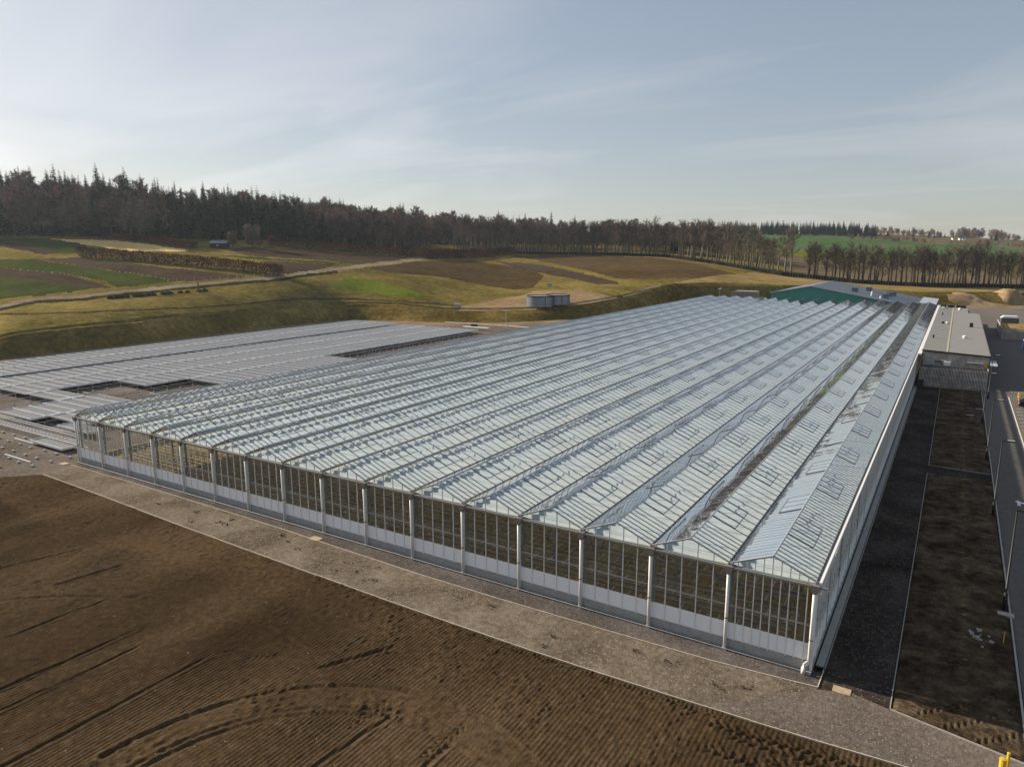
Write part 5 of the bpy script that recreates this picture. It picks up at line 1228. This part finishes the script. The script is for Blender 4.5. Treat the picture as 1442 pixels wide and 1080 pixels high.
def place_tree(v, p, s, lab, group, nm='bare_tree', rz=None):
    e = empty(nm, lab, 'tree', (p[0], p[1], p[2] - 0.2), random.uniform(0, 6.28) if rz is None else rz, group)
    e.scale = (s * random.uniform(0.9, 1.15), s * random.uniform(0.9, 1.15), s)
    add('trunk', v[0], e); add('crown', v[1], e); return e
# the roadside row, from the hill down to the right edge
def spot(x):
    for lim, s_ in ((700, 'above the tall russet hedge'), (760, 'where the windbreak begins, above the brown hill field'), (830, 'above the left end of the dark ploughed field'), (900, 'above the middle of the dark ploughed field'), (960, 'above the right end of the dark ploughed field'),
                    (1020, 'above the dry grass behind the weather mast'), (1085, 'left of the green barn roof'), (1150, 'over the left slope of the barn roof'), (1220, 'over the roof units of the barn'), (1290, 'over the right end of the barn'), (1350, 'behind the grass bank right of the barn'), (1410, 'behind the earth mounds')):
        if x < lim: return s_
    return 'at the right edge of the picture'
def wspot(x):
    for lim, s_ in ((60, 'at the far left edge'), (120, 'above the left crop strips'), (190, 'above the pale stubble'), (260, 'above the short russet hedge'), (330, 'behind the field shed'), (400, 'behind the lone round tree'), (480, 'above the straight russet hedge'), (560, 'above the top of the farm track')):
        if x < lim: return s_
    return 'behind the roadside row'
se = np.array(S_edge); x = 640.0; n_row = 0
while x < 1475:
    y = float(np.interp(x, se[:, 0], se[:, 1])); td = float(np.interp(x, se[:, 0], se[:, 2]))
    p = hit(x, y - 0.4)
    sc_ = random.uniform(0.82, 1.08)
    gap = 1085 < x < 1190 and random.random() < 0.25
    if not gap:
        place_tree(random.choice(ROWT), p, sc_ * (0.9 if x > 1120 else 1.0), 'tall bare roadside tree ' + spot(x), 'bare roadside trees', 'roadside_tree'); n_row += 1
        if random.random() < 0.42:
            q_ = rays(x + 4, y - 3); q_ = q_ / np.hypot(q_[0], q_[1]); p2 = np.array(p) + np.array([q_[0], q_[1], 0]) * random.uniform(7, 16); p2[2] = ground_at(p2[0], p2[1])
            place_tree(random.choice(ROWT), p2, sc_ * 0.9, 'bare second-rank roadside tree ' + spot(x), 'bare roadside trees behind', 'roadside_tree'); n_row += 1
    x += 0.86 * random.uniform(3.2, 9) * 5.2 / (td / 75.0)
# lone trees and small shrubs
LONE = deciduous(400, 10.5, 0.12, 0.46, M['twig3'], 30, 0.11, 1.1, 18, 0.65)
place_tree(LONE, hit(359, 349.5), 1.0, 'round crowned bare tree standing alone beside the field shed', None, 'lone_tree', 0.4)
place_tree(deciduous(401, 8.0, 0.15, 0.42, M['twig3'], 18, 0.09, 1.1, 14, 0.8), hit(331, 350), 0.95, 'thinner bare tree between the shed and the round tree', None, 'lone_tree', 1.0)
# the wood on the hill
def idx_pick(px, row): 
    ci = int(np.clip(np.interp(px, cols, np.arange(len(cols))), 0, len(cols) - 1)); return T[ci, int(np.clip(row, 0, T.shape[1] - 1))]
wood = []
rngw = np.random.default_rng(77)
for k in range(1750):
    px = rngw.uniform(-180, 1030) if k < 1450 else rngw.uniform(-30, 900)
    row = j3 + (rngw.random() ** 1.25) * (NR[3] + NR[4] * (1.0 if px < 850 else 0.95))
    if k >= 1450: row = j3 + rngw.random() * 4
    if px > 600 and row < j3 + 9: continue
    if px > 560 and k >= 1450: continue
    p = idx_pick(px, row)
    f = (row - j3) / (NR[3] + NR[4])
    pc = (0.8 if px < 330 else 0.55 if px < 480 else 0.3) * (0.55 + 0.9 * f) if px < 520 else (0.10 + 0.55 * f if f > 0.5 else 0.03)
    if row < j3 + 9: pc = 0.9 if 235 < px < 470 else (pc * 0.8 if px < 235 else pc * 0.45)
    con = rngw.random() < pc
    wood.append((px, row, p, con))
wood.sort(key=lambda a: dist(a[2]) * (1.0 if 0 < a[0] < 1000 else 9))
nidx = 0; far = {}
for px, row, p, con in wood:
    s = random.uniform(0.75, 1.12)
    q_ = (p[0] + random.uniform(-2.5, 2.5), p[1] + random.uniform(-2.5, 2.5), p[2])
    if nidx < 150:
        if con: place_tree(random.choice(CON + PINE), q_, s, 'dark conifer in the wood ' + wspot(px), 'conifers in the hillside wood', 'conifer_tree')
        else: place_tree(random.choice(WOODT), q_, s * 0.95, 'bare broadleaf tree in the wood ' + wspot(px), 'bare trees in the hillside wood', 'bare_tree')
        nidx += 1
    else:
        key = ('c', random.randrange(6)) if con else ('d', random.randrange(4))
        far.setdefault(key, []).append((*q_, s, random.uniform(0, 6.28)))
# tall single conifers standing out against the sky
for px, h_, lab in ((92, 1.15, 'tall conifer spire on the skyline, leftmost of the three'), (150, 1.25, 'tall conifer spire on the skyline, middle of the three'), (188, 1.2, 'tall conifer spire on the skyline, right of the three')):
    place_tree(CON[0], idx_pick(px, j3 + 22), h_, lab, None, 'conifer_tree')
def mass(name, lab, groups, thin=1.0):
    e = empty(name, lab, 'wood'); e['kind'] = 'stuff'
    for kind_, nm, mat in (('trunk', 'trunks', 'bark'), ('d', 'bare_crowns', 'twig2'), ('c', 'needle_crowns', 'needle')):
        VV = []; n0 = 0; FF = []
        for key, L_ in groups.items():
            src = (CON + PINE)[key[1]] if key[0] == 'c' else WOODT[key[1]]
            if kind_ != 'trunk' and key[0] != kind_: continue
            me = src[0] if kind_ == 'trunk' else src[1]
            co = np.zeros(len(me.vertices) * 3, np.float32); me.vertices.foreach_get('co', co); co = co.reshape(-1, 3)
            if kind_ == 'trunk':
                # plain tapered trunk for the massed trees
                h_ = co[:, 2].max() * 0.8
                mb_ = MB().tube([(0, 0, -0.5), (0, 0, h_)], [0.28, 0.08], 4, False); co = np.array(mb_.v); fl = np.array(mb_.f)
            else:
                fl = np.arange(len(co)).reshape(-1, 4)
                step = 2 if kind_ == 'd' else 1
                if step == 2:
                    fl = fl[::2]; u_, iv_ = np.unique(fl, return_inverse=True); co = co[u_]; fl = iv_.reshape(-1, 4)
                    # wider slivers keep the same cover with half the pieces
                    c4 = co.reshape(-1, 4, 3); mid = (c4[:, 0:1] + c4[:, 1:2]) / 2; mid2 = (c4[:, 2:3] + c4[:, 3:4]) / 2
                    c4[:, 0:2] = mid + (c4[:, 0:2] - mid) * 1.9; c4[:, 2:4] = mid2 + (c4[:, 2:4] - mid2) * 1.9; co = c4.reshape(-1, 3)
            for (x_, y_, z_, s_, a_) in L_:
                c_, sn = math.cos(a_) * s_, math.sin(a_) * s_
                VV.append(np.stack([co[:, 0] * c_ - co[:, 1] * sn + x_, co[:, 0] * sn + co[:, 1] * c_ + y_, co[:, 2] * s_ + z_ - 0.2], -1)); FF.append(fl + n0); n0 += len(co)
        if VV: add(nm, np_mesh(nm, np.concatenate(VV), np.concatenate(FF), M[mat]), e, kind='stuff')
    return e
mass('woodland', 'mixed wood of bare trees and conifers covering the hill', far)
# far plantation and hedgerow trees on the right-hand skyline
fp = {}
for k in range(230):
    px = rngw.uniform(1020, 1228); p = idx_pick(px, j3 + NR[3] + NR[4] + rngw.uniform(5, 13)); fp.setdefault(('c', random.randrange(6)), []).append((*p, random.uniform(0.7, 0.92), random.uniform(0, 6)))
mass('plantation', 'dark conifer plantation on the far skyline', fp)
fp = {}
for k in range(150):
    px = rngw.uniform(1215, 1480); row = j3 + NR[3] + NR[4] + rngw.uniform(6, 12)
    s = random.uniform(0.45, 0.75)
    if 1345 < px < 1412: s *= 1.5
    key = ('d', random.randrange(4)) if random.random() < 0.8 else ('c', random.randrange(6))
    fp.setdefault(key, []).append((*idx_pick(px, row), s, random.uniform(0, 6)))
for k in range(60):
    px = rngw.uniform(1190, 1480); fp.setdefault(('d', random.randrange(4)), []).append((*idx_pick(px, j3 + NR[3] + NR[4] + rngw.uniform(-0.5, 0.8)), random.uniform(0.25, 0.4), random.uniform(0, 6)))
mass('hedgerow', 'line of small bare trees on the far right skyline', fp)

def hedge(pix, h, wd, mat, lab, leaf=0.24, dens=150, nm='hedge'):
    P = [np.array(hit(*q_)) for q_ in pix]
    rng = np.random.default_rng(int(abs(P[0][0]) * 10)); V = []; core = MB()
    for a, b_ in zip(P[:-1], P[1:]):
        L = np.linalg.norm(b_ - a); d = (b_ - a) / L; sd_ = np.array([-d[1], d[0], 0])
        n = int(L * dens)
        t_ = rng.random(n); u = rng.uniform(-1, 1, n); hh = rng.random(n) ** 0.8
        prof = np.sqrt(np.clip(1 - (np.abs(hh - 0.45) / 0.62) ** 3, 0.05, 1)); topv = 0.92 + 0.06 * np.sin(t_ * L * 0.9) * np.sin(t_ * L * 0.37 + 1) + 0.10 * rng.random(n)
        c = a + np.outer(t_, b_ - a) + sd_ * (u * wd / 2 * prof)[:, None]; c[:, 2] += hh * h * topv - 0.1
        s1 = rng.normal(0, 1, (n, 3)); s1 /= np.linalg.norm(s1, axis=1)[:, None]; s2 = np.cross(s1, rng.normal(0, 1, (n, 3))); s2 /= np.linalg.norm(s2, axis=1)[:, None]
        k = leaf * rng.uniform(0.5, 1.4, n)[:, None]
        V.append(np.stack([c - s1 * k, c + s2 * k * 0.6, c + s1 * k, c - s2 * k * 0.6], 1))
        for j in range(max(1, int(L / 1.2))):
            q_ = a + (b_ - a) * (j + rng.random()) / max(1, int(L / 1.2)); core.tube([(q_[0], q_[1], q_[2] - 0.3), (q_[0] + rng.normal(0, 0.2), q_[1] + rng.normal(0, 0.2), q_[2] + h * 0.8)], [0.06, 0.03], 3, False)
    V = np.concatenate(V).reshape(-1, 3); e = empty(nm, lab, 'hedge')
    add('foliage', np_mesh('foliage', V, np.arange(len(V)).reshape(-1, 4), mat), e); add('stems', core.mesh('stems', M['bark']), e)
hedge([(112.6, 362), (160, 365.5), (230, 371), (300, 377.5), (350, 383), (399, 389)], 4.2, 3.2, M['hedgeleaf'], 'long russet beech hedge above the brown ploughed strip')
hedge([(154, 336), (190, 339), (240, 345), (281, 349.5)], 2.8, 2.6, M['hedgeleaf'], 'short russet hedge under the wood left of the shed')
hedge([(381, 345.5), (408, 348.5), (470, 353.5), (540, 358.5), (600, 361.5)], 4.6, 3.4, M['hedgeleaf'], 'straight russet hedge below the wood right of the lone tree')
hedge([(600, 364.5), (650, 363.5), (690, 361.5), (722, 358.5)], 5.0, 4.0, M['hedgeleaf'], 'tall russet hedge at the top of the track')
rs = random.Random(5)
for k, px in enumerate((152, 160, 167, 175, 188, 193, 199, 206, 213, 228, 236, 239, 252, 262, 279, 287)):
    py = float(np.interp(px, [150, 290], [421, 410])); p = hit(px, py); V = []
    rng = np.random.default_rng(k); n = 260; r = rs.uniform(0.6, 1.15)
    c = rng.normal(0, 1, (n, 3)); c /= np.linalg.norm(c, axis=1)[:, None]; c *= (rng.random(n) ** 0.4)[:, None] * r; c[:, 2] = np.abs(c[:, 2]) * 0.9
    s1 = rng.normal(0, 1, (n, 3)); s1 /= np.linalg.norm(s1, axis=1)[:, None]; s2 = np.cross(s1, rng.normal(0, 1, (n, 3))); s2 /= np.linalg.norm(s2, axis=1)[:, None]
    V = np.stack([c - s1 * 0.16, c + s2 * 0.1, c + s1 * 0.16, c - s2 * 0.1], 1).reshape(-1, 3)
    e = empty('shrub', 'low dark green shrub in the line below the farm track', 'shrub', p, 0, 'shrubs below the track'); add('foliage', np_mesh('foliage', V, np.arange(len(V)).reshape(-1, 4), M['shrub']), e); add('stem', MB().tube([(0, 0, -0.3), (0, 0, 0.5)], 0.05, 4).mesh('stem', M['bark']), e)
p = hit(278, 412); add('gate_post', MB().box(-0.12, 0.12, -0.12, 0.12, -0.4, 3.4).mesh('gate_post', M['bark']), None, p, 0, 'single dark timber post standing below the track', 'post')
for k, px in enumerate(np.linspace(236, 395, 14)):
    add('fence_post', MB().box(-0.06, 0.06, -0.06, 0.06, -0.3, 1.3).mesh('fence_post', M['timber']), None, hit(px, float(np.interp(px, [236, 395], [399, 388.2]))), 0, 'thin fence post along the edge of the farm track', 'post', 'fence posts along the track')
# dark windbreak fence under the roadside trees
e = empty('windbreak_fence', 'low dark windbreak fence running under the roadside trees', 'fence')
pp = []
for x in np.arange(724, 1475, 4.0): pp.append(hit(x, float(np.interp(x, se[:, 0], se[:, 1])) + 0.3))
for a, b_ in zip(pp[:-1], pp[1:]):
    add('mesh_panel', MB().quad((*a[:2], a[2] - 0.3), (*b_[:2], b_[2] - 0.3), (*b_[:2], b_[2] + 1.9), (*a[:2], a[2] + 1.9)).quad((a[0] + .06, a[1] + .06, a[2] - 0.3), (a[0] + .06, a[1] + .06, a[2] + 1.9), (b_[0] + .06, b_[1] + .06, b_[2] + 1.9), (b_[0] + .06, b_[1] + .06, b_[2] - 0.3)).mesh('mesh_panel', M['netting']), e)
    add('post', MB().box(a[0] - 0.08, a[0] + 0.08, a[1] - 0.1, a[1] + 0.06, a[2] - 0.3, a[2] + 2.05).mesh('post', M['bark']), e)
#@@HAZE
# ------------------------------------------------------------------ the hazy air
hz_ = MB().box(-1900, 1300, -250, 1900, -6.0, 125.0)
mt = bpy.data.materials.new('hazy air'); mt.use_nodes = True; t = mt.node_tree; t.nodes.clear()
o_ = t.nodes.new('ShaderNodeOutputMaterial'); pv = t.nodes.new('ShaderNodeVolumePrincipled')
pv.inputs['Color'].default_value = (0.72, 0.85, 1.0, 1); pv.inputs['Density'].default_value = 0.00008; pv.inputs['Anisotropy'].default_value = 0.35
t.links.new(pv.outputs[0], o_.inputs['Volume'])
add('haze', hz_.mesh('haze', mt), label='thin pale haze filling the air', cat='haze', kind='stuff')
